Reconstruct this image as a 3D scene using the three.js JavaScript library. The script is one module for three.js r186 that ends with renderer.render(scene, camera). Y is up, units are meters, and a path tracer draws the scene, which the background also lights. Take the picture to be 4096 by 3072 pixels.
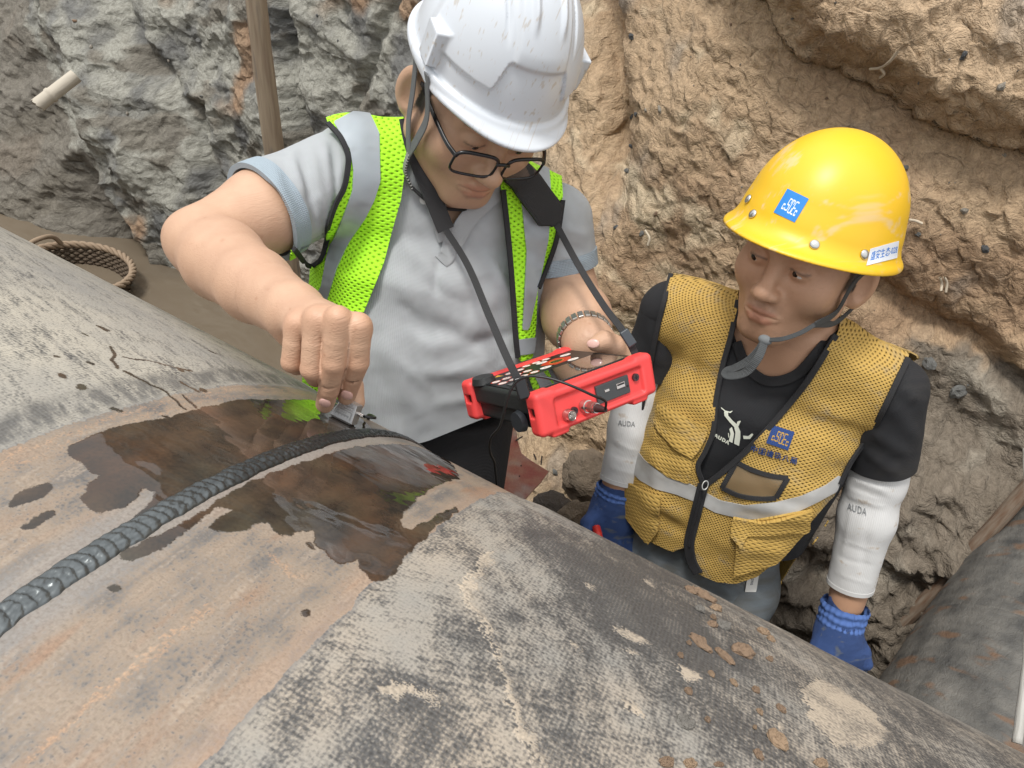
import * as THREE from 'three';
import { mergeGeometries } from 'three/addons/utils/BufferGeometryUtils.js';
import { RoundedBoxGeometry } from 'three/addons/geometries/RoundedBoxGeometry.js';

// ------------------------------------------------------------------ camera, sky, sun, exposure
const scene = new THREE.Scene();
const RP = 0.68;                                   // outer radius of the coated pipe; its axis is the x axis
const camera = new THREE.PerspectiveCamera(54.96, 1024 / 768, 0.05, 60);
camera.rotation.order = 'YXZ';
camera.position.set(0, 1.0364, 0.1412);
camera.rotation.set(THREE.MathUtils.degToRad(-33.2316), THREE.MathUtils.degToRad(15.5145), THREE.MathUtils.degToRad(16.9135));
camera.updateMatrixWorld(true);

const skyW = 128, skyH = 64, skyD = new Float32Array(skyW * skyH * 4);
for (let j = 0; j < skyH; j++) for (let i = 0; i < skyW; i++) {           // overcast sky, a little brighter overhead
  const e = (j + 0.5) / skyH * Math.PI - Math.PI / 2, s = Math.max(0, Math.sin(e)), k = (j * skyW + i) * 4;
  const l = e > 0 ? 0.46 + 0.46 * s : 0.2;
  skyD[k] = l * 0.985; skyD[k + 1] = l; skyD[k + 2] = l * 1.02; skyD[k + 3] = 1;
}
const sky = new THREE.DataTexture(skyD, skyW, skyH, THREE.RGBAFormat, THREE.FloatType);
sky.mapping = THREE.EquirectangularReflectionMapping; sky.magFilter = THREE.LinearFilter; sky.minFilter = THREE.LinearFilter; sky.needsUpdate = true;
scene.background = sky; scene.environment = sky;

const sun = new THREE.DirectionalLight(new THREE.Color(1, 0.965, 0.91), 1.5);
sun.position.set(-0.9, 3.4, 1.5); sun.castShadow = true; sun.shadow.radius = 24;
sun.shadow.camera.left = -4; sun.shadow.camera.right = 4; sun.shadow.camera.top = 4; sun.shadow.camera.bottom = -4; sun.shadow.camera.far = 12;
sun.shadow.mapSize.set(2048, 2048);
scene.add(sun); scene.add(sun.target);

const renderer = new THREE.WebGLRenderer({ antialias: true });
renderer.setSize(1024, 768);
renderer.toneMapping = THREE.LinearToneMapping;
renderer.toneMappingExposure = 1.75;
renderer.shadowMap.enabled = true;

// ------------------------------------------------------------------ helpers
const V = (x, y, z) => new THREE.Vector3(x, y, z);
const FPX = 738, CM = camera.matrixWorld.elements;
const clamp = (x, a = 0, b = 1) => x < a ? a : x > b ? b : x;
const mix = (a, b, t) => a + (b - a) * t;
const sst = (a, b, x) => { const t = clamp((x - a) / (b - a)); return t * t * (3 - 2 * t); };
const mix3 = (a, b, t) => [mix(a[0], b[0], t), mix(a[1], b[1], t), mix(a[2], b[2], t)];
function camDir(x, y, z) { return V(CM[0] * x + CM[4] * y + CM[8] * z, CM[1] * x + CM[5] * y + CM[9] * z, CM[2] * x + CM[6] * y + CM[10] * z); }
function ray(u, v) { return camDir((u - 512) / FPX, -(v - 384) / FPX, -1); }
function P(u, v, d) { return ray(u, v).multiplyScalar(d).add(camera.position); }          // photo pixel (1024 wide) + depth -> point
const Pa = (u, v, d) => P(u, v, d).toArray();
function px(p) {                                                                          // point -> photo pixel
  const x = p[0] - camera.position.x, y = p[1] - camera.position.y, z = p[2] - camera.position.z;
  const a = CM[0] * x + CM[1] * y + CM[2] * z, b = CM[4] * x + CM[5] * y + CM[6] * z, c = -(CM[8] * x + CM[9] * y + CM[10] * z);
  return [512 + FPX * a / c, 384 - FPX * b / c, c];
}
function rng(seed) { return () => { seed |= 0; seed = seed + 0x6D2B79F5 | 0; let t = Math.imul(seed ^ seed >>> 15, 1 | seed); t = t + Math.imul(t ^ t >>> 7, 61 | t) ^ t; return ((t ^ t >>> 14) >>> 0) / 4294967296; }; }
const perm = new Uint8Array(512);
{ const r = rng(7), a = [...Array(256).keys()]; for (let i = 255; i > 0; i--) { const j = Math.floor(r() * (i + 1)); [a[i], a[j]] = [a[j], a[i]]; } for (let i = 0; i < 512; i++) perm[i] = a[i & 255]; }
function gr(h, x, y, z) { h &= 15; const u = h < 8 ? x : y, v = h < 4 ? y : h === 12 || h === 14 ? x : z; return ((h & 1) ? -u : u) + ((h & 2) ? -v : v); }
function n3(x, y, z) {
  const X0 = Math.floor(x), Y0 = Math.floor(y), Z0 = Math.floor(z); x -= X0; y -= Y0; z -= Z0;
  const X = X0 & 255, Y = Y0 & 255, Z = Z0 & 255;
  const u = x * x * x * (x * (x * 6 - 15) + 10), v = y * y * y * (y * (y * 6 - 15) + 10), w = z * z * z * (z * (z * 6 - 15) + 10);
  const A = perm[X] + Y, AA = perm[A] + Z, AB = perm[A + 1] + Z, B = perm[X + 1] + Y, BA = perm[B] + Z, BB = perm[B + 1] + Z;
  const l = (a, b, t) => a + (b - a) * t;
  return l(l(l(gr(perm[AA], x, y, z), gr(perm[BA], x - 1, y, z), u), l(gr(perm[AB], x, y - 1, z), gr(perm[BB], x - 1, y - 1, z), u), v),
    l(l(gr(perm[AA + 1], x, y, z - 1), gr(perm[BA + 1], x - 1, y, z - 1), u), l(gr(perm[AB + 1], x, y - 1, z - 1), gr(perm[BB + 1], x - 1, y - 1, z - 1), u), v), w);
}
function fbm(x, y, z, o = 4, g = 0.5) { let s = 0, a = 1, t = 0; for (let i = 0; i < o; i++) { s += a * n3(x, y, z); t += a; a *= g; x = x * 2.03 + 11.3; y = y * 2.03 + 5.7; z = z * 2.03 + 3.1; } return s / t; }
function ridge(x, y, z, o = 4) { let s = 0, a = 1, t = 0; for (let i = 0; i < o; i++) { s += a * (1 - 2 * Math.abs(n3(x, y, z))); t += a; a *= 0.5; x = x * 2.07 + 7.3; y = y * 2.07 + 1.7; z = z * 2.07 + 4.1; } return s / t; }

// signed distance pieces (functions of x, y, z)
const smin = (a, b, k) => { const h = Math.max(k - Math.abs(a - b), 0) / k; return Math.min(a, b) - h * h * k * 0.25; };
const smax = (a, b, k) => -smin(-a, -b, k);
function cone(a, b, ra, rb) {                                   // tapered capsule
  const ax = a[0], ay = a[1], az = a[2], bx = b[0] - ax, by = b[1] - ay, bz = b[2] - az, L = 1 / (bx * bx + by * by + bz * bz + 1e-12), dr = rb - ra;
  return (x, y, z) => { x -= ax; y -= ay; z -= az; const t = clamp((x * bx + y * by + z * bz) * L); x -= bx * t; y -= by * t; z -= bz * t; return Math.sqrt(x * x + y * y + z * z) - ra - dr * t; };
}
function ell(c, r) {                                            // ellipsoid
  const i0 = 1 / r[0], i1 = 1 / r[1], i2 = 1 / r[2];
  return (x, y, z) => { const a = (x - c[0]) * i0, b = (y - c[1]) * i1, d = (z - c[2]) * i2, k0 = Math.sqrt(a * a + b * b + d * d), e = a * i0, f = b * i1, g = d * i2, k1 = Math.sqrt(e * e + f * f + g * g); return k1 < 1e-9 ? -Math.min(...r) : k0 * (k0 - 1) / k1; };
}
function uni(list) { return (x, y, z) => { let d = list[0][0](x, y, z); for (let i = 1; i < list.length; i++) d = smin(d, list[i][0](x, y, z), list[i][1]); return d; }; }
function chain(pts, k) { const L = []; for (let i = 0; i + 1 < pts.length; i++) L.push([cone(pts[i][0], pts[i + 1][0], pts[i][1], pts[i + 1][1]), k]); return uni(L); }
function plane(p, n) { const l = Math.hypot(...n), a = n[0] / l, b = n[1] / l, c = n[2] / l, d = a * p[0] + b * p[1] + c * p[2]; return (x, y, z) => a * x + b * y + c * z - d; }

// naive surface nets over a box, blocks far from the surface skipped; vertices pulled onto the surface, normals from the field
function nets(f, lo, hi, h, opt = {}) {
  const n = [0, 1, 2].map((i) => Math.max(3, Math.ceil((hi[i] - lo[i]) / h) + 1)), [nx, ny, nz] = n, F = new Float32Array(nx * ny * nz), Bk = 6, slack = opt.slack || 1.5;
  for (let k0 = 0; k0 < nz; k0 += Bk) for (let j0 = 0; j0 < ny; j0 += Bk) for (let i0 = 0; i0 < nx; i0 += Bk) {
    const c = f(lo[0] + (i0 + Bk / 2) * h, lo[1] + (j0 + Bk / 2) * h, lo[2] + (k0 + Bk / 2) * h), far = Math.abs(c) > Bk * h * 0.87 * slack + (opt.pad || 0);
    for (let k = k0; k < Math.min(nz, k0 + Bk); k++) for (let j = j0; j < Math.min(ny, j0 + Bk); j++) for (let i = i0; i < Math.min(nx, i0 + Bk); i++)
      F[(k * ny + j) * nx + i] = far ? c : f(lo[0] + i * h, lo[1] + j * h, lo[2] + k * h);
  }
  const id = new Int32Array(nx * ny * nz).fill(-1), pos = [], E = [[0, 1], [0, 2], [0, 4], [1, 3], [1, 5], [2, 3], [2, 6], [3, 7], [4, 5], [4, 6], [5, 7], [6, 7]], v = new Float32Array(8);
  for (let k = 0; k < nz - 1; k++) for (let j = 0; j < ny - 1; j++) for (let i = 0; i < nx - 1; i++) {
    let m = 0; const q = (k * ny + j) * nx + i;
    for (let c = 0; c < 8; c++) { v[c] = F[q + (c & 1) + ((c >> 1) & 1) * nx + ((c >> 2) & 1) * nx * ny]; if (v[c] < 0) m |= 1 << c; }
    if (m === 0 || m === 255) continue;
    let x = 0, y = 0, z = 0, s = 0;
    for (const [a, b] of E) { if ((v[a] < 0) === (v[b] < 0)) continue; const t = v[a] / (v[a] - v[b]); x += mix(a & 1, b & 1, t); y += mix((a >> 1) & 1, (b >> 1) & 1, t); z += mix(a >> 2, b >> 2, t); s++; }
    id[q] = pos.length / 3; pos.push(lo[0] + (i + x / s) * h, lo[1] + (j + y / s) * h, lo[2] + (k + z / s) * h);
  }
  const idx = [], quad = (a, b, c, d, flip) => { if (a < 0 || b < 0 || c < 0 || d < 0) return; if (flip) idx.push(a, c, b, a, d, c); else idx.push(a, b, c, a, c, d); };
  for (let k = 1; k < nz - 1; k++) for (let j = 1; j < ny - 1; j++) for (let i = 1; i < nx - 1; i++) {
    const q = (k * ny + j) * nx + i, s = F[q] < 0, X = 1, Y = nx, Z = nx * ny;
    if (s !== (F[q + X] < 0)) quad(id[q - Y - Z], id[q - Z], id[q], id[q - Y], !s);
    if (s !== (F[q + Y] < 0)) quad(id[q - X - Z], id[q - X], id[q], id[q - Z], !s);
    if (s !== (F[q + Z] < 0)) quad(id[q - X - Y], id[q - Y], id[q], id[q - X], !s);
  }
  const N = pos.length / 3, nor = new Float32Array(N * 3), e = h * (opt.ne || 0.5);
  for (let i = 0; i < N; i++) for (let pass = 0; pass < 2; pass++) {
    let x = pos[i * 3], y = pos[i * 3 + 1], z = pos[i * 3 + 2];
    const a = f(x + e, y - e, z - e), b = f(x - e, y - e, z + e), c = f(x - e, y + e, z - e), d = f(x + e, y + e, z + e);
    let gx = a - b - c + d, gy = -a - b + c + d, gz = -a + b - c + d; const l = Math.hypot(gx, gy, gz) || 1; gx /= l; gy /= l; gz /= l;
    if (pass === 0) { const g = clamp(l / (4 * e), 0.5, 2), w = clamp(((a + b + c + d) / 4) / g, -h, h) * 0.9; pos[i * 3] = x - gx * w; pos[i * 3 + 1] = y - gy * w; pos[i * 3 + 2] = z - gz * w; }
    else { nor[i * 3] = gx; nor[i * 3 + 1] = gy; nor[i * 3 + 2] = gz; }
  }
  const g = new THREE.BufferGeometry();
  g.setAttribute('position', new THREE.Float32BufferAttribute(pos, 3)); g.setAttribute('normal', new THREE.BufferAttribute(nor, 3)); g.setIndex(idx);
  return paint(g, opt.uv, opt.color);
}
function paint(g, uv, color) {                                   // uv(p, n) in metres, color(p, n) linear
  const p = g.attributes.position.array, n = g.attributes.normal.array, N = p.length / 3, U = new Float32Array(N * 2), C = color ? new Float32Array(N * 3) : null;
  for (let i = 0; i < N; i++) {
    const q = [p[i * 3], p[i * 3 + 1], p[i * 3 + 2]], m = [n[i * 3], n[i * 3 + 1], n[i * 3 + 2]], t = uv ? uv(q, m) : [q[0] + q[2] * 0.6, q[1] + q[2] * 0.3]; U[i * 2] = t[0]; U[i * 2 + 1] = t[1];
    if (C) { const c = color(q, m); C[i * 3] = c[0]; C[i * 3 + 1] = c[1]; C[i * 3 + 2] = c[2]; }
  }
  g.setAttribute('uv', new THREE.BufferAttribute(U, 2)); if (C) g.setAttribute('color', new THREE.BufferAttribute(C, 3));
  return g;
}
// keep the part of a surface where g(p, n) > 0 and give it thickness t, its outer side raised by off
function cut(geo, g, off = 0, t = 0.0025) {
  const p = geo.attributes.position.array, n = geo.attributes.normal.array, uv = geo.attributes.uv.array, ix = geo.index.array, N = p.length / 3, val = new Float32Array(N);
  for (let i = 0; i < N; i++) val[i] = g([p[i * 3], p[i * 3 + 1], p[i * 3 + 2]], [n[i * 3], n[i * 3 + 1], n[i * 3 + 2]]);
  const vp = [], vn = [], vu = [], tri = [], map = new Map();
  const put = (i, j, s) => { const k = i < j ? i * N + j : j * N + i; if (map.has(k)) return map.get(k); if (i > j) { [i, j] = [j, i]; s = 1 - s; } for (let c = 0; c < 3; c++) { vp.push(mix(p[i * 3 + c], p[j * 3 + c], s)); vn.push(mix(n[i * 3 + c], n[j * 3 + c], s)); } for (let c = 0; c < 2; c++) vu.push(mix(uv[i * 2 + c], uv[j * 2 + c], s)); map.set(k, vp.length / 3 - 1); return vp.length / 3 - 1; };
  for (let q = 0; q < ix.length; q += 3) {
    const T = [ix[q], ix[q + 1], ix[q + 2]], poly = [];
    for (let e = 0; e < 3; e++) { const a = T[e], b = T[(e + 1) % 3]; if (val[a] > 0) poly.push(put(a, a, 0)); if ((val[a] > 0) !== (val[b] > 0)) poly.push(put(a, b, val[a] / (val[a] - val[b]))); }
    for (let e = 2; e < poly.length; e++) if (poly[0] !== poly[e - 1] && poly[e - 1] !== poly[e] && poly[0] !== poly[e]) tri.push(poly[0], poly[e - 1], poly[e]);
  }
  const K = vp.length / 3, edge = new Map(), out = tri.slice();
  const P2 = new Float32Array(K * 12), N2 = new Float32Array(K * 12), U2 = new Float32Array(K * 8);   // outer, inner, and the two rims
  for (let i = 0; i < K; i++) for (let c = 0; c < 3; c++) { const a = vp[i * 3 + c], m = vn[i * 3 + c]; P2[i * 3 + c] = P2[(2 * K + i) * 3 + c] = a + m * off; P2[(K + i) * 3 + c] = P2[(3 * K + i) * 3 + c] = a + m * (off - t); N2[i * 3 + c] = m; N2[(K + i) * 3 + c] = -m; }
  for (let i = 0; i < K; i++) for (let s = 0; s < 4; s++) { U2[(s * K + i) * 2] = vu[i * 2]; U2[(s * K + i) * 2 + 1] = vu[i * 2 + 1]; }
  for (let q = 0; q < tri.length; q += 3) { out.push(tri[q] + K, tri[q + 2] + K, tri[q + 1] + K); for (let e = 0; e < 3; e++) { const a = tri[q + e], b = tri[q + (e + 1) % 3]; if (edge.has(b * K + a)) edge.delete(b * K + a); else edge.set(a * K + b, [a, b]); } }
  for (const [a, b] of edge.values()) {
    out.push(2 * K + a, 3 * K + b, 2 * K + b, 2 * K + a, 3 * K + a, 3 * K + b);
    const ex = vp[b * 3] - vp[a * 3], ey = vp[b * 3 + 1] - vp[a * 3 + 1], ez = vp[b * 3 + 2] - vp[a * 3 + 2], m = [vn[a * 3], vn[a * 3 + 1], vn[a * 3 + 2]], o = [ey * m[2] - ez * m[1], ez * m[0] - ex * m[2], ex * m[1] - ey * m[0]];
    for (const i of [a, b]) for (const s of [2, 3]) for (let c = 0; c < 3; c++) N2[(s * K + i) * 3 + c] += o[c];
  }
  const r = new THREE.BufferGeometry();
  r.setAttribute('position', new THREE.BufferAttribute(P2, 3)); r.setAttribute('normal', new THREE.BufferAttribute(N2, 3)); r.setAttribute('uv', new THREE.BufferAttribute(U2, 2)); r.setIndex(out); r.normalizeNormals();
  return r;
}
function sdPoly(pts) {                                            // signed distance in pixels, positive inside
  return (x, y) => { let d = 1e18, s = -1; for (let i = 0, j = pts.length - 1; i < pts.length; j = i++) { const ex = pts[j][0] - pts[i][0], ey = pts[j][1] - pts[i][1], wx = x - pts[i][0], wy = y - pts[i][1], t = clamp((wx * ex + wy * ey) / (ex * ex + ey * ey + 1e-12)), bx = wx - ex * t, by = wy - ey * t; d = Math.min(d, bx * bx + by * by); if ((pts[i][1] > y) !== (pts[j][1] > y) && x < ex * (y - pts[i][1]) / ey + pts[i][0]) s = -s; } return s * Math.sqrt(d); };
}
// ray of a photo pixel against a field
function hit(f, u, v, off = 0, from = 0.3, to = 3) {
  const d = ray(u, v), o = camera.position; let t = from;
  const L = d.length();
  for (let i = 0; i < 200; i++) { const e = f(o.x + d.x * t, o.y + d.y * t, o.z + d.z * t) - off; if (e < 0.0004) return V(o.x + d.x * t, o.y + d.y * t, o.z + d.z * t); t += e * 0.8 / L; if (t > to) break; }
  return null;
}
function grad(f, p, e = 0.002) { return V(f(p.x + e, p.y, p.z) - f(p.x - e, p.y, p.z), f(p.x, p.y + e, p.z) - f(p.x, p.y - e, p.z), f(p.x, p.y, p.z + e) - f(p.x, p.y, p.z - e)).normalize(); }
// a tube through points; w/t give a flat strap of width w and thickness t facing dir(i)
function tube(pts, r, seg = 8, n = pts.length * 6) { return new THREE.TubeGeometry(new THREE.CatmullRomCurve3(pts), n, r, seg, false); }
function strap(pts, w, t, face, n = pts.length * 6) {
  const c = new THREE.CatmullRomCurve3(pts), pos = [], idx = [], uv = [], prof = [[-1, -0.6], [-0.85, -1], [0.85, -1], [1, -0.6], [1, 0.6], [0.85, 1], [-0.85, 1], [-1, 0.6]], len = c.getLength();
  for (let i = 0; i <= n; i++) {
    const s = i / n, p = c.getPoint(s), tg = c.getTangent(s), f = (typeof face === 'function' ? face(p, s) : face).clone(); f.addScaledVector(tg, -f.dot(tg)).normalize(); const b = V().crossVectors(tg, f), ww = typeof w === 'function' ? w(s) : w;
    for (const [a, d] of prof) { const q = p.clone().addScaledVector(b, a * ww / 2).addScaledVector(f, d * t / 2); pos.push(q.x, q.y, q.z); uv.push(a * ww / 2, s * len); }
  }
  const K = 8; for (let i = 0; i < n; i++) for (let k = 0; k < K; k++) { const a = i * K + k, b = i * K + (k + 1) % K; idx.push(a, b, a + K, b, b + K, a + K); }
  for (let k = 1; k < K - 1; k++) { idx.push(0, k + 1, k, n * K, n * K + k, n * K + k + 1); }
  const g = new THREE.BufferGeometry(); g.setAttribute('position', new THREE.Float32BufferAttribute(pos, 3)); g.setAttribute('uv', new THREE.Float32BufferAttribute(uv, 2)); g.setIndex(idx);
  const g2 = g.toNonIndexed(); g2.computeVertexNormals(); return g2;
}
const used = {};
function nm(o, name) { const k = used[name] = (used[name] ?? -1) + 1; o.name = k ? name + '_' + String(k).padStart(3, '0') : name; return o; }
function mesh(name, geo, mat, parent) { const m = new THREE.Mesh(geo, mat); m.castShadow = m.receiveShadow = true; if (parent === scene) nm(m, name); else m.name = name; parent.add(m); return m; }
function tag(o, label, category, group, kind) { o.userData.label = label; if (category) o.userData.category = category; if (group) o.userData.group = group; if (kind) o.userData.kind = kind; return o; }
function thing(name, label, category, group) { const o = nm(new THREE.Group(), name); scene.add(o); return tag(o, label, category, group); }
function frame(o, X, Y, Z) { return new THREE.Matrix4().makeBasis(X, Y, Z).setPosition(o); }
const srgb = (r, g, b) => { const f = (c) => { c /= 255; return c <= 0.04045 ? c / 12.92 : ((c + 0.055) / 1.055) ** 2.4; }; return [f(r), f(g), f(b)]; };
const lin = (c) => new THREE.Color().setRGB(c[0], c[1], c[2]);
const toS = (c) => Math.round(255 * clamp(c <= 0.0031308 ? c * 12.92 : 1.055 * Math.pow(c, 1 / 2.4) - 0.055));
function texData(w, h, fn, color = false, wrap = THREE.RepeatWrapping) {   // fn(i, j) -> [r,g,b] linear (colour) or value 0..1
  const d = new Uint8Array(w * h * 4);
  for (let j = 0; j < h; j++) for (let i = 0; i < w; i++) { const c = fn(i, j), k = (j * w + i) * 4; if (color) { d[k] = toS(c[0]); d[k + 1] = toS(c[1]); d[k + 2] = toS(c[2]); } else d[k] = d[k + 1] = d[k + 2] = Math.round(255 * clamp(c)); d[k + 3] = 255; }
  const t = new THREE.DataTexture(d, w, h, THREE.RGBAFormat); t.magFilter = t.minFilter = THREE.LinearFilter; t.wrapS = t.wrapT = wrap; if (color) t.colorSpace = THREE.SRGBColorSpace; t.needsUpdate = true; return t;
}
function rep(t, s, s2 = s) { const c = t.clone(); c.repeat.set(s, s2); c.needsUpdate = true; return c; }
const std = (c, rough = 0.7, o = {}) => new THREE.MeshStandardMaterial({ color: lin(c), roughness: rough, ...o });
const T0 = Date.now(), stage = (s) => console.log(((Date.now() - T0) / 1000).toFixed(1) + 's ' + s);
function pipeAt3(u, v, R = RP - 0.003) { const d = ray(u, v), o = camera.position, a = d.y * d.y + d.z * d.z, b = d.y * o.y + d.z * o.z, c = o.y * o.y + o.z * o.z - R * R, t = (-b - Math.sqrt(Math.max(b * b - a * c, 0))) / a; return V(o.x + d.x * t, o.y + d.y * t, o.z + d.z * t); }
// ------------------------------------------------------------------ the big coated steel pipe with its girth weld
const TX0 = -0.88, TX1 = 0.46, TS0 = -0.22, TS1 = 0.5, TW = 2048, TH = 1100;
function pipeAt(u, v, R = RP) { const d = ray(u, v), o = camera.position, a = d.y * d.y + d.z * d.z, b = d.y * o.y + d.z * o.z, c = o.y * o.y + o.z * o.z - R * R, q = b * b - a * c, t = (-b - Math.sqrt(Math.max(q, 0))) / a, x = o.x + d.x * t, y = o.y + d.y * t, z = o.z + d.z * t; return [x, Math.atan2(-z, y) * RP]; }
const r3 = (x, y) => pipeAt(x / 1.106 / 4, (y / 1.106 + 1300) / 4);        // measured on an enlarged crop of the photograph
const r4 = (x, y) => pipeAt(x / 4.022, 550 + y / 4.022);
const r5 = (x, y) => pipeAt(475 + x / 4.029, 475 + y / 4.029);
const tx = ([x, s]) => [(x - TX0) / (TX1 - TX0) * TW, (s - TS0) / (TS1 - TS0) * TH];
function mask(draw) { const c = document.createElement('canvas'); c.width = TW; c.height = TH; const g = c.getContext('2d'); g.fillStyle = '#000'; g.fillRect(0, 0, TW, TH); g.fillStyle = g.strokeStyle = '#fff'; g.lineCap = g.lineJoin = 'round'; draw(g); const d = g.getImageData(0, 0, TW, TH).data, o = new Uint8Array(TW * TH); for (let i = 0; i < o.length; i++) o[i] = d[i * 4]; return o; }
const fillP = (g, pts) => { g.beginPath(); pts.map(tx).forEach(([x, y], i) => i ? g.lineTo(x, y) : g.moveTo(x, y)); g.closePath(); g.fill(); };
const lineP = (g, pts, mm) => { g.lineWidth = mm / 1000 / (TX1 - TX0) * TW; g.beginPath(); pts.map(tx).forEach(([x, y], i) => i ? g.lineTo(x, y) : g.moveTo(x, y)); g.stroke(); };
const dotP = (g, p, mm, asp = 1) => { const [x, y] = tx(p), r = mm / 1000 / (TX1 - TX0) * TW; g.beginPath(); g.ellipse(x, y, r, r * asp, 0, 0, 7); g.fill(); };
const XL = -0.366, XW = -0.2588, XR = -0.1271;
const wetA = [[1040, 318], [1130, 315], [1250, 318], [1400, 322], [1520, 345], [1600, 400], [1660, 455], [1560, 462], [1450, 480], [1400, 500], [1300, 530], [1270, 521], [1190, 546], [1115, 575], [1060, 612], [1000, 645], [950, 672], [860, 705], [740, 772], [640, 832], [590, 850], [640, 790], [692, 722], [650, 704], [560, 785], [500, 803], [440, 812], [385, 793], [362, 745], [398, 685], [440, 647], [400, 638], [370, 602], [322, 570], [290, 547], [310, 520], [400, 470], [520, 430], [700, 400], [830, 375], [900, 350], [980, 340]];
const wetB = [[1990, 585], [1930, 548], [1860, 530], [1700, 514], [1560, 527], [1400, 574], [1290, 610], [1200, 640], [1050, 705], [950, 772], [850, 835], [700, 915], [560, 972], [538, 990], [545, 1015], [580, 1028], [650, 1005], [760, 950], [870, 860], [955, 790], [1040, 798], [950, 850], [928, 880], [960, 905], [1010, 908], [1090, 892], [1150, 862], [1190, 858], [1200, 890], [1230, 915], [1290, 916], [1360, 893], [1388, 890], [1400, 950], [1440, 985], [1460, 1020], [1510, 1042], [1560, 1025], [1585, 1018], [1600, 1060], [1650, 1110], [1700, 1117], [1750, 1090], [1790, 1020], [1870, 940], [1930, 880], [2030, 812], [2028, 790], [2000, 795], [1900, 850], [1830, 885], [1790, 880], [1775, 850], [1800, 810], [1870, 740], [1950, 690], [2036, 668]];
const wetM = mask((g) => {
  for (const w of [wetA, wetB]) fillP(g, w.map(([x, y]) => r3(x, y)));
  for (const [x, y, r, a] of [[135, 735, 6, 2.2], [172, 845, 4, 2.4], [278, 227, 4, 0.6], [365, 270, 4.5, 0.9], [400, 168, 4, 0.5], [255, 140, 3, 0.5], [375, 42, 4, 0.4], [455, 15, 7, 0.5], [508, 1146, 3, 1], [1352, 1253, 3, 1], [1380, 958, 4, 0.6], [940, 120, 6, 0.4], [905, 275, 5, 0.6], [800, 192, 5, 0.6], [730, 388, 2, 1]]) dotP(g, r3(x, y), r, a);
  lineP(g, [[490, 95], [508, 130], [500, 160], [518, 188]].map((p) => r3(...p)), 3);
  lineP(g, [[548, 200], [640, 240], [720, 270], [770, 310], [830, 360]].map((p) => r3(...p)), 2.5);
  lineP(g, [[548, 140], [650, 160], [780, 185], [850, 195]].map((p) => r3(...p)), 2);
  lineP(g, [[808, 242], [850, 262], [890, 280]].map((p) => r3(...p)), 3);
  lineP(g, [[815, 295], [850, 330], [870, 350]].map((p) => r3(...p)), 2.4);
  lineP(g, [[490, 350], [540, 370]].map((p) => r3(...p)), 3);
});
const orangeM = mask((g) => {                                     // thin flash-rust lines left by grinding and wrapping tape
  lineP(g, [[700, 1430], [760, 1360], [850, 1290], [930, 1230]].map(([x, y]) => r3(x, y)), 2);
  lineP(g, [[160, 800], [250, 710], [330, 640], [430, 560], [530, 470], [640, 380], [750, 290]].map(([x, y]) => r4(x, y)), 3);
  lineP(g, [[1090, 10], [1150, 50], [1215, 90]].map(([x, y]) => r4(x, y)), 4);
  for (const [o, w] of [[0, 2.2], [0.0095, 1.5]]) lineP(g, [...Array(40).keys()].map((i) => [-0.3577 + o + 0.002 * n3(i * 0.3, 1, o * 99), -0.2 + i * 0.018]), w);
});
const mudM = mask((g) => {                                        // pale dried mud wiped over the wrapping
  fillP(g, [[1840, 160], [1870, 120], [1900, 90], [1960, 10], [1985, 0], [1970, 60], [1920, 110], [1905, 160], [1920, 230], [1975, 310], [2005, 400], [2040, 500], [2080, 620], [2110, 700], [2150, 760], [2200, 850], [2210, 877], [2175, 850], [2120, 770], [2090, 750], [2080, 690], [2050, 660], [2030, 600], [2000, 460], [1975, 360], [1930, 290], [1890, 240], [1880, 200]].map(([x, y]) => r4(x, y)));
  fillP(g, [[1500, 560], [1560, 520], [1640, 540], [1720, 575], [1790, 620], [1740, 610], [1650, 575], [1590, 600], [1530, 590]].map(([x, y]) => r4(x, y)));
  fillP(g, [[1310, 850], [1400, 820], [1500, 880], [1620, 960], [1660, 1050], [1600, 1100], [1450, 1090], [1360, 1000]].map(([x, y]) => r5(x, y)));
  fillP(g, [[550, 610], [620, 620], [720, 690], [640, 670], [580, 640]].map(([x, y]) => r5(x, y)));
  for (const [x, y, r] of [[630, 715, 4], [400, 690, 5], [700, 435, 5], [465, 450, 4], [860, 800, 7], [880, 460, 4], [1220, 1010, 4], [640, 940, 5]]) dotP(g, r5(x, y), r, 0.8);
  fillP(g, [[1790, 850], [1800, 812], [1870, 745], [1950, 695], [2036, 672], [2080, 700], [1990, 770], [1880, 830], [1830, 872]].map(([x, y]) => r3(x, y)));
});
const spots = (list) => list.map(([u, v, r, w]) => { const p = pipeAt(u, v), q = pipeAt(u + r, v); return [p[0], p[1], Math.max(0.012, Math.hypot(q[0] - p[0], q[1] - p[1])), w]; });
// where the wrapping shows black (positive) or is caked with dust (negative)
const darkSpots = spots([[600, 575, 40, 1], [640, 620, 45, 0.9], [470, 640, 28, 1], [505, 615, 16, 0.9], [420, 700, 45, 0.9], [560, 690, 35, 0.6], [690, 640, 30, 0.7], [760, 660, 26, 0.6], [900, 730, 60, 0.8], [640, 560, 30, 0.8], [570, 510, 18, 0.8], [540, 540, 16, 0.6], [620, 535, 20, 0.6], [700, 600, 26, 0.5], [750, 740, 60, 0.5], [560, 745, 40, 0.7], [360, 745, 20, 0.5],
  [500, 540, 30, -0.7], [470, 590, 24, -0.6], [440, 560, 25, -0.6], [400, 640, 35, -0.55], [540, 580, 20, -0.8], [830, 690, 40, -1], [620, 690, 20, -0.5], [800, 740, 40, -0.5], [330, 740, 25, -0.3], [520, 740, 14, -0.5], [700, 560, 10, -0.4], [560, 470, 16, -0.5]]);
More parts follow.
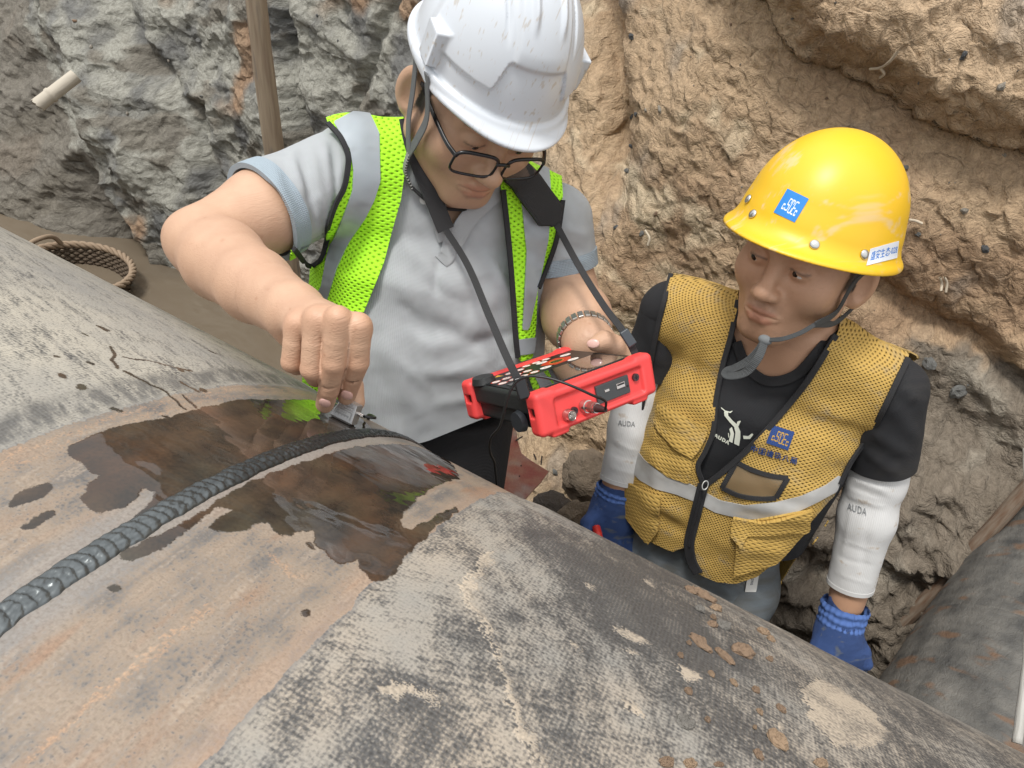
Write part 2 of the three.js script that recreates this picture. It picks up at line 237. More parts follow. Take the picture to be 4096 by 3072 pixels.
const dirtSum = (L, x, s) => { let b = 0; for (const [a, c, r, w] of L) { const d = ((x - a) ** 2 + (s - c) ** 2) / (r * r); if (d < 5) b += w * Math.exp(-d); } return b; };
const colP = new Uint8Array(TW * TH * 4), rouP = new Uint8Array(TW * TH * 4), bumP = new Uint8Array(TW * TH * 4);
for (let j = 0; j < TH; j++) for (let i = 0; i < TW; i++) {
  const x = mix(TX0, TX1, (i + 0.5) / TW), s = mix(TS0, TS1, (j + 0.5) / TH), k = (j * TW + i) * 4;
  { const a = s / RP, q = px([x, RP * Math.cos(a), -RP * Math.sin(a)]); if (q[0] < -30 || q[0] > 1054 || q[1] < 150 || q[1] > 830) { const n = n3(x * 26, s * 26, 3), g = n3(x * 330, s * 330, 4), v = clamp(0.5 + 0.6 * n + 0.35 * g), c = x < XL || x > XR ? mix3([0.06, 0.06, 0.06], [0.38, 0.33, 0.27], v) : mix3([0.15, 0.13, 0.11], [0.3, 0.22, 0.16], v); for (let e = 0; e < 3; e++) colP[k + e] = toS(c[e]); for (const [D, w] of [[rouP, 190], [bumP, 120]]) D[k] = D[k + 1] = D[k + 2] = w; colP[k + 3] = rouP[k + 3] = bumP[k + 3] = 255; continue; } }
  const big = fbm(x * 7, s * 7, 3, 2), med = fbm(x * 34, s * 34, 8, 3), fin = n3(x * 420, s * 420, 5), grain = n3(x * 900, s * 900, 2);
  const wa = 4 * n3(x * 90, s * 90, 1), wb = 4 * n3(x * 90, s * 90, 17), wi = clamp(Math.round(i + wa + 1.6 * fin), 0, TW - 1), wj = clamp(Math.round(j + wb + 1.6 * grain), 0, TH - 1), mq = clamp(Math.round(j + 2.2 * wb + 9 * grain), 0, TH - 1) * TW + clamp(Math.round(i + 2.2 * wa + 9 * fin), 0, TW - 1), wq = wj * TW + wi;
  const wet = wetM[wq] / 255, org = orangeM[mq] / 255, mud = mudM[mq] / 255 * clamp(0.9 + 0.7 * med + 0.5 * fin), el = XL + 0.004 * med + 0.003 * fin, er = XR + 0.006 * fbm(s * 40, 2, 5, 3);
  let c, b, ro;
  if (x < el || x > er) {
    const right = x > er, weave = 0.5 + 0.25 * (Math.sin(x * 2244) + Math.sin(s * 2244));
    const str = right ? fbm(x * 70 + s * 26, s * 40 - x * 12, 4, 4, 0.7) : fbm(x * 40, s * 100 + x * 34, 4, 4, 0.7);
    const bias = right ? dirtSum(darkSpots, x, s) : 0.05 + 0.4 * n3(x * 5, s * 16, 2) - 0.4;
    const edge = right ? sst(0.05, 0, x - er) : sst(0.05, 0, el - x);
    const scr = right ? sst(0.3, 0.62, ridge(x * 9 + s * 13, s * 130 - x * 60, 6, 2)) * sst(0.1, 0.4, n3(x * 6, s * 6, 40) + 0.2) : sst(0.3, 0.6, ridge(x * 12, s * 120 + x * 30, 6, 2));
    let dust = clamp(0.2 * scr + 0.52 + 0.8 * str + 0.35 * med + 0.25 * big - 0.46 * bias + 0.22 * edge * (0.4 + big));
    dust = 0.06 + 0.94 * sst(0.1, 1.02, dust + 0.4 * fin + 0.36 * grain - 0.4 * (weave - 0.5)); dust = Math.max(dust, mud * (0.86 + 0.14 * grain), 0.62 * sst(0.42, 0.12, weave) * sst(-0.1, 0.25, med + 0.5 * str + 0.3 * grain - 0.06));
    if (!right) { const band = sst(0.02, 0.006, Math.abs(el - x - 0.018 + 0.006 * med)); dust *= 1 - 0.75 * band * sst(-0.3, 0.2, str + 0.2 * fin); }
    const dark = mix3([0.024, 0.0245, 0.026], [0.085, 0.085, 0.086], clamp(0.5 + fin * 0.5 + (weave - 0.5) * 0.7)), pale = mix3(right ? [0.42, 0.355, 0.28] : [0.44, 0.405, 0.335], [0.29, 0.277, 0.25], clamp(0.45 + big + 0.5 * med));
    c = mix3(dark, mix3(pale, [0.5, 0.42, 0.325], mud), dust * (0.9 + 0.1 * grain)); ro = 0.62 + 0.25 * dust; b = 0.42 + 0.2 * (weave - 0.5) * (1 - 0.6 * dust) + 0.12 * dust + 0.06 * fin + 0.2 * mud;
    const lip = Math.min(Math.abs(x - el), Math.abs(x - er)); if (lip < 0.004) c = mix3(c, [0.13, 0.13, 0.135], 0.55 * (1 - lip / 0.004));
  } else {
    const st = fbm(x * 55, s * 9, 6, 4), st2 = fbm(x * 140 + s * 8, s * 18, 12, 3), far = sst(XW - 0.02, XW + 0.03, x);
    c = mix3([0.265, 0.21, 0.16], [0.255, 0.165, 0.11], sst(0.0, 0.35, st + 0.4 * big) * (0.35 + 0.65 * far));
    c = mix3(c, [0.115, 0.113, 0.112], 0.9 * sst(-0.05, 0.45, -st * 0.6 + med * 0.6 + 0.3 * st2 + 0.35 * fin + 0.2 * grain + 0.06));
    c = mix3(c, [0.4, 0.315, 0.235], 0.5 * sst(0.1, 0.5, st2 + 0.4 * med + 0.3 * fin));
    c = mix3(c, [0.43, 0.255, 0.145], org * clamp(0.35 + 0.5 * fin + 0.5 * med + 0.4 * grain, 0, 0.6));
    c = mix3(c, [0.075, 0.072, 0.07], 0.75 * sst(0.3, 0.55, 0.6 * fin + 0.5 * grain + 0.5 * med)); const nw = Math.abs(x - XW); if (nw < 0.03) c = mix3(c, [0.23, 0.215, 0.2], 0.7 * sst(0.03, 0.014, nw + 0.006 * st2));
    c = mix3(c, [0.36, 0.25, 0.18], 0.4 * sst(0.018, 0.004, er - x)); const g = 1 + 0.26 * fin + 0.26 * grain; c = c.map((v) => v * g); ro = 0.62; b = 0.4 + 0.06 * fin + 0.05 * grain + 0.06 * st2;
  }
  if (wet > 0) {                                                  // couplant: the soaked scale is darker, its surface smooth
    const br = fbm(x * 40, s * 26, 21, 3), sed = clamp(0.5 + 1.4 * br + 0.3 * fin);
    const wc = mix3([0.02, 0.017, 0.014], mix3([0.075, 0.038, 0.02], [0.06, 0.05, 0.032], clamp(0.5 + 2 * fbm(x * 12, s * 12, 40, 2))), sed).map((v, q) => v * 0.85 + c[q] * 0.06);
    c = mix3(c, wc, wet); ro = mix(ro, 0.035 + 0.05 * sst(0.2, 0.6, br), wet); b = mix(b, 0.55 + 0.16 * fbm(x * 42, s * 70, 7, 2), wet);
  }
  for (let q = 0; q < 3; q++) colP[k + q] = toS(c[q]); colP[k + 3] = rouP[k + 3] = bumP[k + 3] = 255;
  rouP[k] = rouP[k + 1] = rouP[k + 2] = Math.round(255 * clamp(ro)); bumP[k] = bumP[k + 1] = bumP[k + 2] = Math.round(255 * clamp(b));
}
const dt = (d, sr) => { const t = new THREE.DataTexture(d, TW, TH, THREE.RGBAFormat); t.magFilter = t.minFilter = THREE.LinearFilter; t.wrapS = t.wrapT = THREE.MirroredRepeatWrapping; if (sr) t.colorSpace = THREE.SRGBColorSpace; t.needsUpdate = true; return t; };
const pipeMat = new THREE.MeshStandardMaterial({ map: dt(colP, true), roughnessMap: dt(rouP), bumpMap: dt(bumP), bumpScale: 0.0016, roughness: 1 });
const pipe = thing('steel_pipe', 'huge grey wrapped steel pipe with a bare welded joint', 'pipe');
function tubePart(name, xa, xb, R, nx, na, a0 = -Math.PI, a1 = Math.PI) {      // xa, xb functions of arc length
  const pos = [], nor = [], uv = [], idx = [];
  for (let j = 0; j <= na; j++) { const a = mix(a0, a1, j / na), s = a * RP, A = xa(s), B = xb(s); for (let i = 0; i <= nx; i++) { const x = mix(A, B, i / nx), r = typeof R === 'function' ? R(x, s, i, nx) : R; pos.push(x, r * Math.cos(a), -r * Math.sin(a)); nor.push(0, Math.cos(a), -Math.sin(a)); uv.push((x - TX0) / (TX1 - TX0), (s - TS0) / (TS1 - TS0)); } }
  for (let j = 0; j < na; j++) for (let i = 0; i < nx; i++) { const a = j * (nx + 1) + i, b = a + nx + 1; idx.push(a, a + 1, b, a + 1, b + 1, b); }
  const g = new THREE.BufferGeometry(); g.setAttribute('position', new THREE.Float32BufferAttribute(pos, 3)); g.setAttribute('normal', new THREE.Float32BufferAttribute(nor, 3)); g.setAttribute('uv', new THREE.Float32BufferAttribute(uv, 2)); g.setIndex(idx);
  if (typeof R === 'function') g.computeVertexNormals();
  return mesh(name, g, pipeMat, pipe);
}
const eL = (s) => XL + 0.002 * n3(s * 40, 0, 1), eR = (s) => XR + 0.006 * fbm(s * 40, 2, 5, 3);
tubePart('steel_joint', (s) => eL(s) - 0.01, (s) => eR(s) + 0.01, RP - 0.003, 30, 700);
const lip = (side) => (x, s, i, n) => RP - 0.004 * ((side > 0 ? i : n - i) < 2 ? 1 - (side > 0 ? i : n - i) / 2 : 0) + 0.0008 * n3(x * 30, s * 30, 3);
tag(tubePart('wrapping', () => -4.2, eL, lip(-1), 160, 700), 'pale dusty grey wrapping beyond the joint');
tag(tubePart('wrapping', eR, () => 2.6, lip(1), 160, 700), 'black woven wrapping smeared with pale mud');
{ // weld bead: overlapping fish-scale ripples
  const pos = [], uv = [], col = [], idx = [], nx = 26, s0 = -0.4, s1 = 0.75, ns = 1500;
  for (let j = 0; j <= ns; j++) { const s = mix(s0, s1, j / ns), a = s / RP, wob = 0.0018 * n3(s * 40, 3, 3), hw = 0.0088 + 0.0014 * n3(s * 55, 1, 7) + 0.0008 * n3(s * 200, 4, 7);
    for (let i = 0; i <= nx; i++) { const t = i / nx * 2 - 1, arch = Math.sqrt(Math.max(0, 1 - t * t)), ph = (s - 0.0036 * (1 - t * t) - 0.0012 * t) / 0.0072 + 0.34 * n3(s * 60, t * 0.5, 2) + 0.1 * n3(s * 210, t * 1.5, 5), rip = Math.abs(((ph % 1) + 1) % 1 - 0.72), up = (0.0026 + 0.0006 * n3(s * 25, 9, 4)) * Math.pow(arch, 0.7) + arch * ((0.0011 + 0.0005 * n3(s * 30, 2, 6)) * (0.5 - rip * 1.4) + 0.0012 * fbm(s * 200, t * 2.5, 8, 3));
      const r = RP - 0.0034 + up, x = XW + wob + t * hw; pos.push(x, r * Math.cos(a), -r * Math.sin(a)); uv.push(t * hw, s);
      const wet = mix(1.25, 0.55, sst(0.08, 0.2, s + 0.03 * n3(s * 40, t, 3))), g = (0.9 + 0.3 * n3(s * 200, t * 4, 1)) * wet; col.push(0.1 * g, 0.11 * g, 0.113 * g); } }
  for (let j = 0; j < ns; j++) for (let i = 0; i < nx; i++) { const a = j * (nx + 1) + i, b = a + nx + 1; idx.push(a, a + 1, b, a + 1, b + 1, b); }
  const g = new THREE.BufferGeometry(); g.setAttribute('position', new THREE.Float32BufferAttribute(pos, 3)); g.setAttribute('uv', new THREE.Float32BufferAttribute(uv, 2)); g.setAttribute('color', new THREE.Float32BufferAttribute(col, 3)); g.setIndex(idx); g.computeVertexNormals();
  mesh('weld_bead', g, new THREE.MeshStandardMaterial({ vertexColors: true, metalness: 0.65, roughness: 0.32 }), pipe);
}
stage('pipe');
// crumbs and clods of mud on the wrapping
const clodTex = texData(128, 128, (i, j) => 0.5 + 0.4 * fbm(i / 9, j / 9, 2, 3));
{
  const R = rng(31), mud = [std([0.2, 0.135, 0.088], 0.95, { bumpMap: clodTex, bumpScale: 0.002 }), std([0.26, 0.18, 0.115], 0.95, { bumpMap: clodTex, bumpScale: 0.002 }), std([0.15, 0.14, 0.125], 0.95, { bumpMap: clodTex, bumpScale: 0.002 })];
  const L = [[905, 680, 22, 34, 0, 'largest long brown mud clod on the black wrapping'], [1080, 715, 40, 20, 0, 'ragged brown mud crumb streak beside the longest clod'], [1005, 735, 17, 28, 0, 'upright brown mud clod between the two largest ones'], [1215, 1070, 36, 40, 1, 'broad flat mud patty with a lobed outline on the wrapping'], [845, 1000, 40, 34, 2, 'grey mud smear on the woven wrapping'], [770, 1160, 36, 22, 0], [865, 1165, 30, 20, 1], [1390, 1165, 30, 16, 1], [870, 470, 11, 6, 0], [920, 492, 12, 12, 0], [970, 540, 16, 6, 1], [955, 605, 18, 8, 0], [905, 545, 14, 8, 2], [1000, 610, 20, 12, 2], [860, 680, 8, 7, 0], [825, 730, 10, 10, 0], [950, 805, 10, 12, 1], [858, 875, 16, 14, 0], [1040, 840, 10, 14, 1], [1130, 870, 13, 11, 0], [1230, 945, 14, 15, 0], [935, 990, 11, 11, 0], [1145, 958, 9, 12, 1], [1160, 635, 18, 6, 1], [1185, 745, 12, 6, 0], [1140, 1130, 16, 24, 0], [980, 1170, 24, 10, 0], [1125, 1020, 7, 7, 1], [957, 577, 7, 5, 0], [1190, 665, 10, 5, 1]];
  for (const [cx, cy, w, h, m, lab] of L) {
    const p = r5(cx, cy), qx = r5(cx + w, cy), qy = r5(cx, cy + h), rx = Math.min(0.03, Math.hypot(qx[0] - p[0], qx[1] - p[1])), ry = Math.min(0.03, Math.hypot(qy[0] - p[0], qy[1] - p[1])), a = p[1] / RP;
    const ex = new THREE.Vector3(qx[0] - p[0], 0, 0), g = new THREE.IcosahedronGeometry(1, 4), q = g.attributes.position, sd = R() * 50, hgt = Math.min(0.4 * Math.min(rx, ry) + 0.0015, 0.006), an = Math.atan2(qx[1] - p[1], qx[0] - p[0]);
    for (let i = 0; i < q.count; i++) { const x = q.getX(i), y = q.getY(i), z = q.getZ(i), k = 1 + 0.5 * fbm(x * 1.6 + sd, y * 1.6, z * 1.6, 3), lx = x * rx * k * 0.8, lz = z * ry * k * 0.8; q.setXYZ(i, lx * Math.cos(an) - lz * Math.sin(an), Math.max(-0.1, y) * hgt * k * (1 + 0.4 * n3(x * 4, z * 4, sd)), -(lx * Math.sin(an) + lz * Math.cos(an))); }
    g.computeVertexNormals();
    const o = mesh('mud_clod', g, mud[m], scene); o.position.set(p[0], (RP + 0.0005) * Math.cos(a), -(RP + 0.0005) * Math.sin(a)); o.rotation.x = -a;
    tag(o, lab || (m === 1 ? 'small ochre crumb of dried mud on the wrapping' : m === 2 ? 'small grey crumb of dried mud on the wrapping' : 'small brown crumb of dried mud on the wrapping'), 'mud clod', 'mud crumbs on the black wrapping');
  }
}
// ------------------------------------------------------------------ trench: floor, muddy water, dug earth and rock wall
const WY = -0.9;
const ZB = [[-9, -2.6], [-4.6, -2.6], [-3.4, -2.45], [-2.9, -2.5], [-2.4, -2.6], [-1.6, -2.56], [-1.05, -2.3], [-0.6, -1.78], [-0.3, -1.5], [0.3, -1.45], [2.6, -1.2]];
const zBase = (x, y) => { let i = 0; while (i < ZB.length - 2 && x > ZB[i + 1][0]) i++; const t = clamp((x - ZB[i][0]) / (ZB[i + 1][0] - ZB[i][0])); return mix(ZB[i][1], ZB[i + 1][1], t) - mix(0.45, 0.14, sst(-3, -2.3, x)) * (y + 0.3 * sst(-1.2, -2, x)); };
function onWall(u, v) { const d = ray(u, v), o = camera.position; let t = 1.8; for (let i = 0; i < 60; i++) { const x = o.x + d.x * t, y = o.y + d.y * t; t += (zBase(x, y) - (o.z + d.z * t)) / d.z * 0.5; } return [o.x + d.x * t, o.y + d.y * t]; }
const sideOf = (pts) => (x, y) => {                              // signed distance to a polyline, positive on its left
  let best = 1e9, sg = 1;
  for (let i = 0; i + 1 < pts.length; i++) { const ax = pts[i][0], ay = pts[i][1], bx = pts[i + 1][0] - ax, by = pts[i + 1][1] - ay, t = clamp(((x - ax) * bx + (y - ay) * by) / (bx * bx + by * by), i ? 0 : -9, i + 2 < pts.length ? 1 : 9), dx = x - ax - bx * t, dy = y - ay - by * t, d = Math.hypot(dx, dy); if (d < best) { best = d; sg = bx * (y - ay) - by * (x - ax) > 0 ? 1 : -1; } }
  return best * sg;
};
const W = (L) => L.map(([u, v]) => onWall(u, v));
const ledge = sideOf(W([[700, -60], [765, 0], [800, 45], [835, 66], [870, 80], [903, 93], [972, 134], [1024, 147], [1090, 165]]));
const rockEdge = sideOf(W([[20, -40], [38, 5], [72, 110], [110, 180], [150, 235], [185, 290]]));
const crev = sideOf(W([[592, -30], [598, 20], [606, 70], [610, 130], [604, 200]]));
const crack = sideOf(W([[880, 300], [905, 335], [960, 350], [1024, 380]]));
const joint1 = sideOf(W([[410, -20], [380, 60], [360, 140]])), joint2 = sideOf(W([[290, -20], [300, 70], [318, 150], [340, 240]])), joint3 = sideOf(W([[120, -20], [160, 60], [200, 110], [230, 200]])), grav = sideOf(W([[640, 380], [690, 330], [600, 250]]));
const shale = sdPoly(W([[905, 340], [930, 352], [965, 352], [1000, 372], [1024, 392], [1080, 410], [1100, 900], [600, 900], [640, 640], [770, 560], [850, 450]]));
const wallBox = { x0: -8, x1: 2.4, y0: -1.1, y1: 3.0 };
function wallZ(x, y) {
  const wx = x + 0.06 * fbm(x * 4, y * 4, 1, 2), wy = y + 0.06 * fbm(x * 4, y * 4, 9, 2);
  const rk = sst(-0.35, -0.75, x + 0.25 * y) * 1, l = ledge(wx, wy), r = rockEdge(wx, wy), cv = crev(wx, wy), ck = crack(wx, wy);
  let d = 0.1 * fbm(x * 1.7, y * 1.7, 4, 2);
  d += x > -0.9 ? (l > 0 ? 0.11 * sst(0, 0.09, l) : -0.035 * sst(-0.35, 0, l)) * sst(-0.8, -0.45, x) : 0;
  d -= 0.3 * sst(-0.02, 0.12, -r) * sst(-1.2, -1.5, x) * sst(-3.2, -2.6, x);
  d += 0.12 * sst(0.02, 0.25, r) * sst(0.6, 0.1, r) * sst(-1.0, -1.4, x);
  d -= 0.16 * Math.exp(-((cv / 0.05) ** 2)) * sst(0.35, 0.6, y) + 0.07 * Math.exp(-((ck / 0.035) ** 2)) * (x > 0.2 ? 1 : 0);
  for (const [j, w] of [[joint1, 0.07], [joint2, 0.1], [joint3, 0.06]]) d -= w * Math.exp(-((j(wx, wy) / 0.035) ** 2)) * sst(-0.55, -0.7, x) * sst(-0.2, 0.2, y + 0.6);
  const low = sst(0.1, -0.1, y - mix(-0.25, 0.25, sst(0.1, 0.42, x))) * (1 - rk);                     // broken blocks low down on the right
  d += rk * (0.07 * ridge(x * 2.6 + y * 1.2, y * 3 - x * 0.9, 2, 2) + 0.026 * ridge(x * 8 + y * 5, y * 11 - x * 4, 6, 3) + 0.012 * fbm(x * 34, y * 34, 3, 3));
  d += (1 - rk) * (0.045 * fbm(x * 4, y * 6, 7, 3) + 0.014 * fbm(x * 19 + 3, y * 26, 5, 3) + 0.008 * ridge(x * 48, y * 60, 8, 2));
  if (low > 0) d += low * (0.09 * ridge(x * 5.5 - y * 3, y * 6.5 + x * 2, 12, 3) + 0.1);
  d += 0.005 * n3(x * 90, y * 100, 1);
  d += 0.35 * sst(-1.0, -0.6, x) * sst(-0.55, -1.05, y) * (0.6 + 0.4 * fbm(x * 3, y * 3, 8, 2));
  return zBase(x, y) + d;
}
function worley(x, y) { const X = Math.floor(x), Y = Math.floor(y); let d = 9; for (let b = -1; b < 2; b++) for (let a = -1; a < 2; a++) { const h = perm[perm[(X + a) & 255] + ((Y + b) & 255)], k = perm[h + 37]; const dx = X + a + h / 256 - x, dy = Y + b + k / 256 - y; d = Math.min(d, dx * dx + dy * dy); } return Math.sqrt(d); }
const MR = THREE.MirroredRepeatWrapping;
const grit = texData(1024, 1024, (i, j) => { const wx = i + 9 * n3(i / 22, j / 22, 1), wy = j + 9 * n3(i / 22, j / 22, 7); return 0.62 + 0.3 * fbm(i / 40, j / 40, 3, 3) - 0.34 * worley(wx / 26, wy / 22) * (0.6 + 0.8 * n3(i / 60, j / 60, 9)) - 0.2 * worley(wx / 9, wy / 8) + 0.1 * n3(i / 3, j / 3, 5) + 0.1; }, false, MR);
const gritC = texData(1024, 1024, (i, j) => { const n = fbm(i / 11, j / 11, 3, 4, 0.65), m = n3(i / 3.1, j / 3.1, 8), k = 0.8 + 0.5 * n + 0.16 * m; return [k, k * (0.995 + 0.02 * n), k * (0.985 + 0.05 * n)]; }, true, MR);
{
  const xs = [], ys = [], dens = (a, b, h, L) => { for (let x = a; x < b; x += h) L.push(x); };
  dens(wallBox.x0, -4.4, 0.06, xs); dens(-4.4, -2.9, 0.014, xs); dens(-2.9, -1.2, 0.009, xs); dens(-1.2, 0.95, 0.006, xs); dens(0.95, wallBox.x1, 0.03, xs);
  dens(wallBox.y0, -0.95, 0.02, ys); dens(-0.95, 1.2, 0.007, ys); dens(1.2, wallBox.y1, 0.04, ys);
  const nx = xs.length, ny = ys.length, pos = new Float32Array(nx * ny * 3), col = new Float32Array(nx * ny * 3), uv = new Float32Array(nx * ny * 2), idx = [];
  for (let j = 0; j < ny; j++) for (let i = 0; i < nx; i++) {
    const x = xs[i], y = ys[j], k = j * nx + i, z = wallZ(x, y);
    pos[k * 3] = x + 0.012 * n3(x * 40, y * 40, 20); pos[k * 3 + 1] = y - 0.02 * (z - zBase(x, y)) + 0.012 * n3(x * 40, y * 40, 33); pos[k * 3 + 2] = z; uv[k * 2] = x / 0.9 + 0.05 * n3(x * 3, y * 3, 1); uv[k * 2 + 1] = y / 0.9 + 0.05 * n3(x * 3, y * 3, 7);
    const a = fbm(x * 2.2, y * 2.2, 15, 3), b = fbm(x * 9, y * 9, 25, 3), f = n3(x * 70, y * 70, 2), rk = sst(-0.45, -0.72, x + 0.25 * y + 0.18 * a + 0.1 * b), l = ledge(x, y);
    let c = mix3([0.36, 0.26, 0.165], [0.27, 0.18, 0.11], sst(-0.2, 0.35, a + 0.5 * b));                              // brown earth
    c = mix3(c, [0.47, 0.35, 0.235], sst(0.0, 0.25, l + 0.1 * b) * 0.85 * (x > -0.6 ? 1 : 0));                             // paler, drier soil above the ledge
    c = mix3(c, [0.46, 0.385, 0.27], 0.7 * sst(0.05, 0.4, b + 0.6 * a) * sst(0.25, -0.3, x));
    c = mix3(c, [0.2, 0.185, 0.165], 0.6 * sst(0.2, 0.45, fbm(x * 7, y * 4, 51, 3)));                                      // grey clay streaks
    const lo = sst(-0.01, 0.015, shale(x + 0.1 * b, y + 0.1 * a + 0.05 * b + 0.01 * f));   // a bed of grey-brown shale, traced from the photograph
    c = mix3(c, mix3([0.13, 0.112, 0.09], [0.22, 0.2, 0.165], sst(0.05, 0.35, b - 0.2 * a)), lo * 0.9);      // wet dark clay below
    let g = mix3([0.27, 0.265, 0.232], [0.13, 0.13, 0.125], sst(-0.1, 0.35, fbm(x * 6 + y * 3, y * 3.5 - x * 2, 61, 3)));     // weathered grey rock
    g = mix3(g, [0.27, 0.17, 0.1], 0.85 * sst(0.12, 0.3, fbm(x * 2.5 + 0.4, y * 2.5, 71, 3) + 0.25 * sst(0.15, 0.6, y) - 0.06));
    g = mix3(g, [0.4, 0.33, 0.235], 0.7 * sst(-0.95, -0.7, x + 0.1 * b) * sst(0.25, 0.5, y + 0.1 * a));
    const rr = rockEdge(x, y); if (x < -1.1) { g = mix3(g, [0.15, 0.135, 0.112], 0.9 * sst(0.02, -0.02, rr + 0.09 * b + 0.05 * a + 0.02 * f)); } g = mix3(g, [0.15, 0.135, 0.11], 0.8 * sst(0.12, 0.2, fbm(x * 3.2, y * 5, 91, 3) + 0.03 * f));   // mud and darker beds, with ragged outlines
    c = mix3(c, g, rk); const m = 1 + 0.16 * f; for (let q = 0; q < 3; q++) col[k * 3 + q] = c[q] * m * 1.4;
  }
  for (let j = 0; j < ny - 1; j++) for (let i = 0; i < nx - 1; i++) { const a = j * nx + i; idx.push(a, a + 1, a + nx, a + 1, a + nx + 1, a + nx); }
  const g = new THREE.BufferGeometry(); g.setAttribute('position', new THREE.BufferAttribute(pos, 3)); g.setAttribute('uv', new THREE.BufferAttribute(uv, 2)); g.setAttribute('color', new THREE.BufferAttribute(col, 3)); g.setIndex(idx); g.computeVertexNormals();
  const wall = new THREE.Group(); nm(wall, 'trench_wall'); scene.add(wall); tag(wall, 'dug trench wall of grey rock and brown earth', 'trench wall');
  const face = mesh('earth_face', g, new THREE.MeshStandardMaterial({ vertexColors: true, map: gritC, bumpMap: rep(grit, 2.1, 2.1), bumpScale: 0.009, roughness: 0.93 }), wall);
  // stones and pebbles stuck in the wall
  const R = rng(5), mats = [[0.12, 0.125, 0.13], [0.2, 0.2, 0.19], [0.42, 0.38, 0.32], [0.3, 0.2, 0.13]].map((c) => std(c, 0.85, { bumpMap: grit, bumpScale: 0.004 })), geos = [0, 1, 2, 3].map((s) => { const q = new THREE.IcosahedronGeometry(1, 2), p = q.attributes.position; for (let i = 0; i < p.count; i++) { const x = p.getX(i), y = p.getY(i), z = p.getZ(i), k = 0.85 + 0.45 * n3(x * 1.3 + s * 9, y * 1.3, z * 1.3); p.setXYZ(i, x * k, y * k * 0.75, z * k * 0.8); } q.computeVertexNormals(); return q; });
  const put = (u, v, r, m) => { r *= 0.9; const [x, y] = onWall(u, v), o = mesh('stone', geos[Math.floor(R() * 4)], mats[m], wall), rr = r * 1.5 / FPX; o.position.set(x, y, wallZ(x, y) + rr * 0.15); o.scale.set(rr * (0.8 + 0.4 * R()), rr * (0.7 + 0.5 * R()), rr * 0.7); o.rotation.set(R() * 3, R() * 3, R() * 3); };
  for (const [u, v, r, m] of [[616, 125, 7, 0], [630, 37, 6, 0], [635, 115, 5, 0], [660, 110, 6, 2], [647, 110, 4, 2], [700, 62, 4, 0], [960, 53, 5, 0], [995, 82, 6, 2], [880, 165, 5, 1], [625, 150, 5, 0], [618, 178, 6, 1], [615, 228, 5, 0], [640, 235, 5, 1], [655, 215, 4, 3], [905, 170, 5, 1], [965, 212, 6, 2], [985, 250, 6, 0], [918, 235, 5, 1], [560, 465, 7, 1], [930, 370, 12, 1], [960, 400, 14, 1], [150, 110, 6, 2], [118, 45, 7, 2], [210, 95, 5, 1], [105, 20, 8, 3], [200, 40, 8, 1], [170, 60, 6, 2], [330, 15, 5, 0], [350, 40, 4, 0], [395, 60, 3, 2]]) put(u, v, r, m);
  for (let i = 0; i < 70; i++) put(560 + R() * 470, R() * 420, 1.2 + 2 * R() * R(), R() < 0.2 ? 1 : 2 + Math.floor(R() * 2));
  for (let i = 0; i < 70; i++) put(60 + R() * 340, R() * 200, 1.2 + 2.4 * R() * R(), Math.floor(R() * 3));
  // pale roots and a scrap of wood poking out of the soil
  const root = std([0.55, 0.47, 0.36], 0.8), W3 = (u, v, o = 0.012) => { const [x, y] = onWall(u, v); return V(x, y, wallZ(x, y) + o); };
  for (const L of [[[870, 68], [880, 66], [890, 58], [897, 48]], [[880, 66], [884, 72], [880, 77]], [[908, 217], [915, 219], [922, 222]], [[940, 278], [942, 285], [941, 292]], [[944, 277], [947, 284], [946, 294]], [[645, 230], [650, 238], [648, 245]]]) mesh('root', tube(L.map(([u, v]) => W3(u, v, 0.02)), 0.0028, 6), root, wall);
}
// floor and water
{
  const g = new THREE.PlaneGeometry(9, 5.5, 220, 140); g.rotateX(-Math.PI / 2); const p = g.attributes.position, c = new Float32Array(p.count * 3);
  for (let i = 0; i < p.count; i++) { const x = p.getX(i) - 1, z = p.getZ(i) - 1.1, y = WY - 0.2 + 0.33 * sst(-0.9, 0.2, x) + 0.08 * fbm(x * 2, z * 2, 3, 3) + 0.03 * ridge(x * 7, z * 7, 4, 3); p.setXYZ(i, x, y, z); const k = 0.8 + 0.5 * fbm(x * 4, z * 4, 9, 2); c.set([0.1 * k, 0.08 * k, 0.062 * k], i * 3); }
  g.setAttribute('color', new THREE.BufferAttribute(c, 3)); g.computeVertexNormals();
  tag(mesh('ground', g, new THREE.MeshStandardMaterial({ vertexColors: true, roughness: 0.8, bumpMap: rep(grit, 8), bumpScale: 0.02 }), scene), 'dark trodden mud on the trench floor', 'ground', null, 'structure');
  const w = new THREE.PlaneGeometry(6.4, 4.2); w.rotateX(-Math.PI / 2); w.translate(-4.0, WY, -2.4);
  tag(mesh('water', w, new THREE.MeshStandardMaterial({ color: lin([0.165, 0.132, 0.095]), roughness: 0.02 }), scene), 'still brown muddy water in the trench', 'water', null, 'structure');
}
stage('trench');
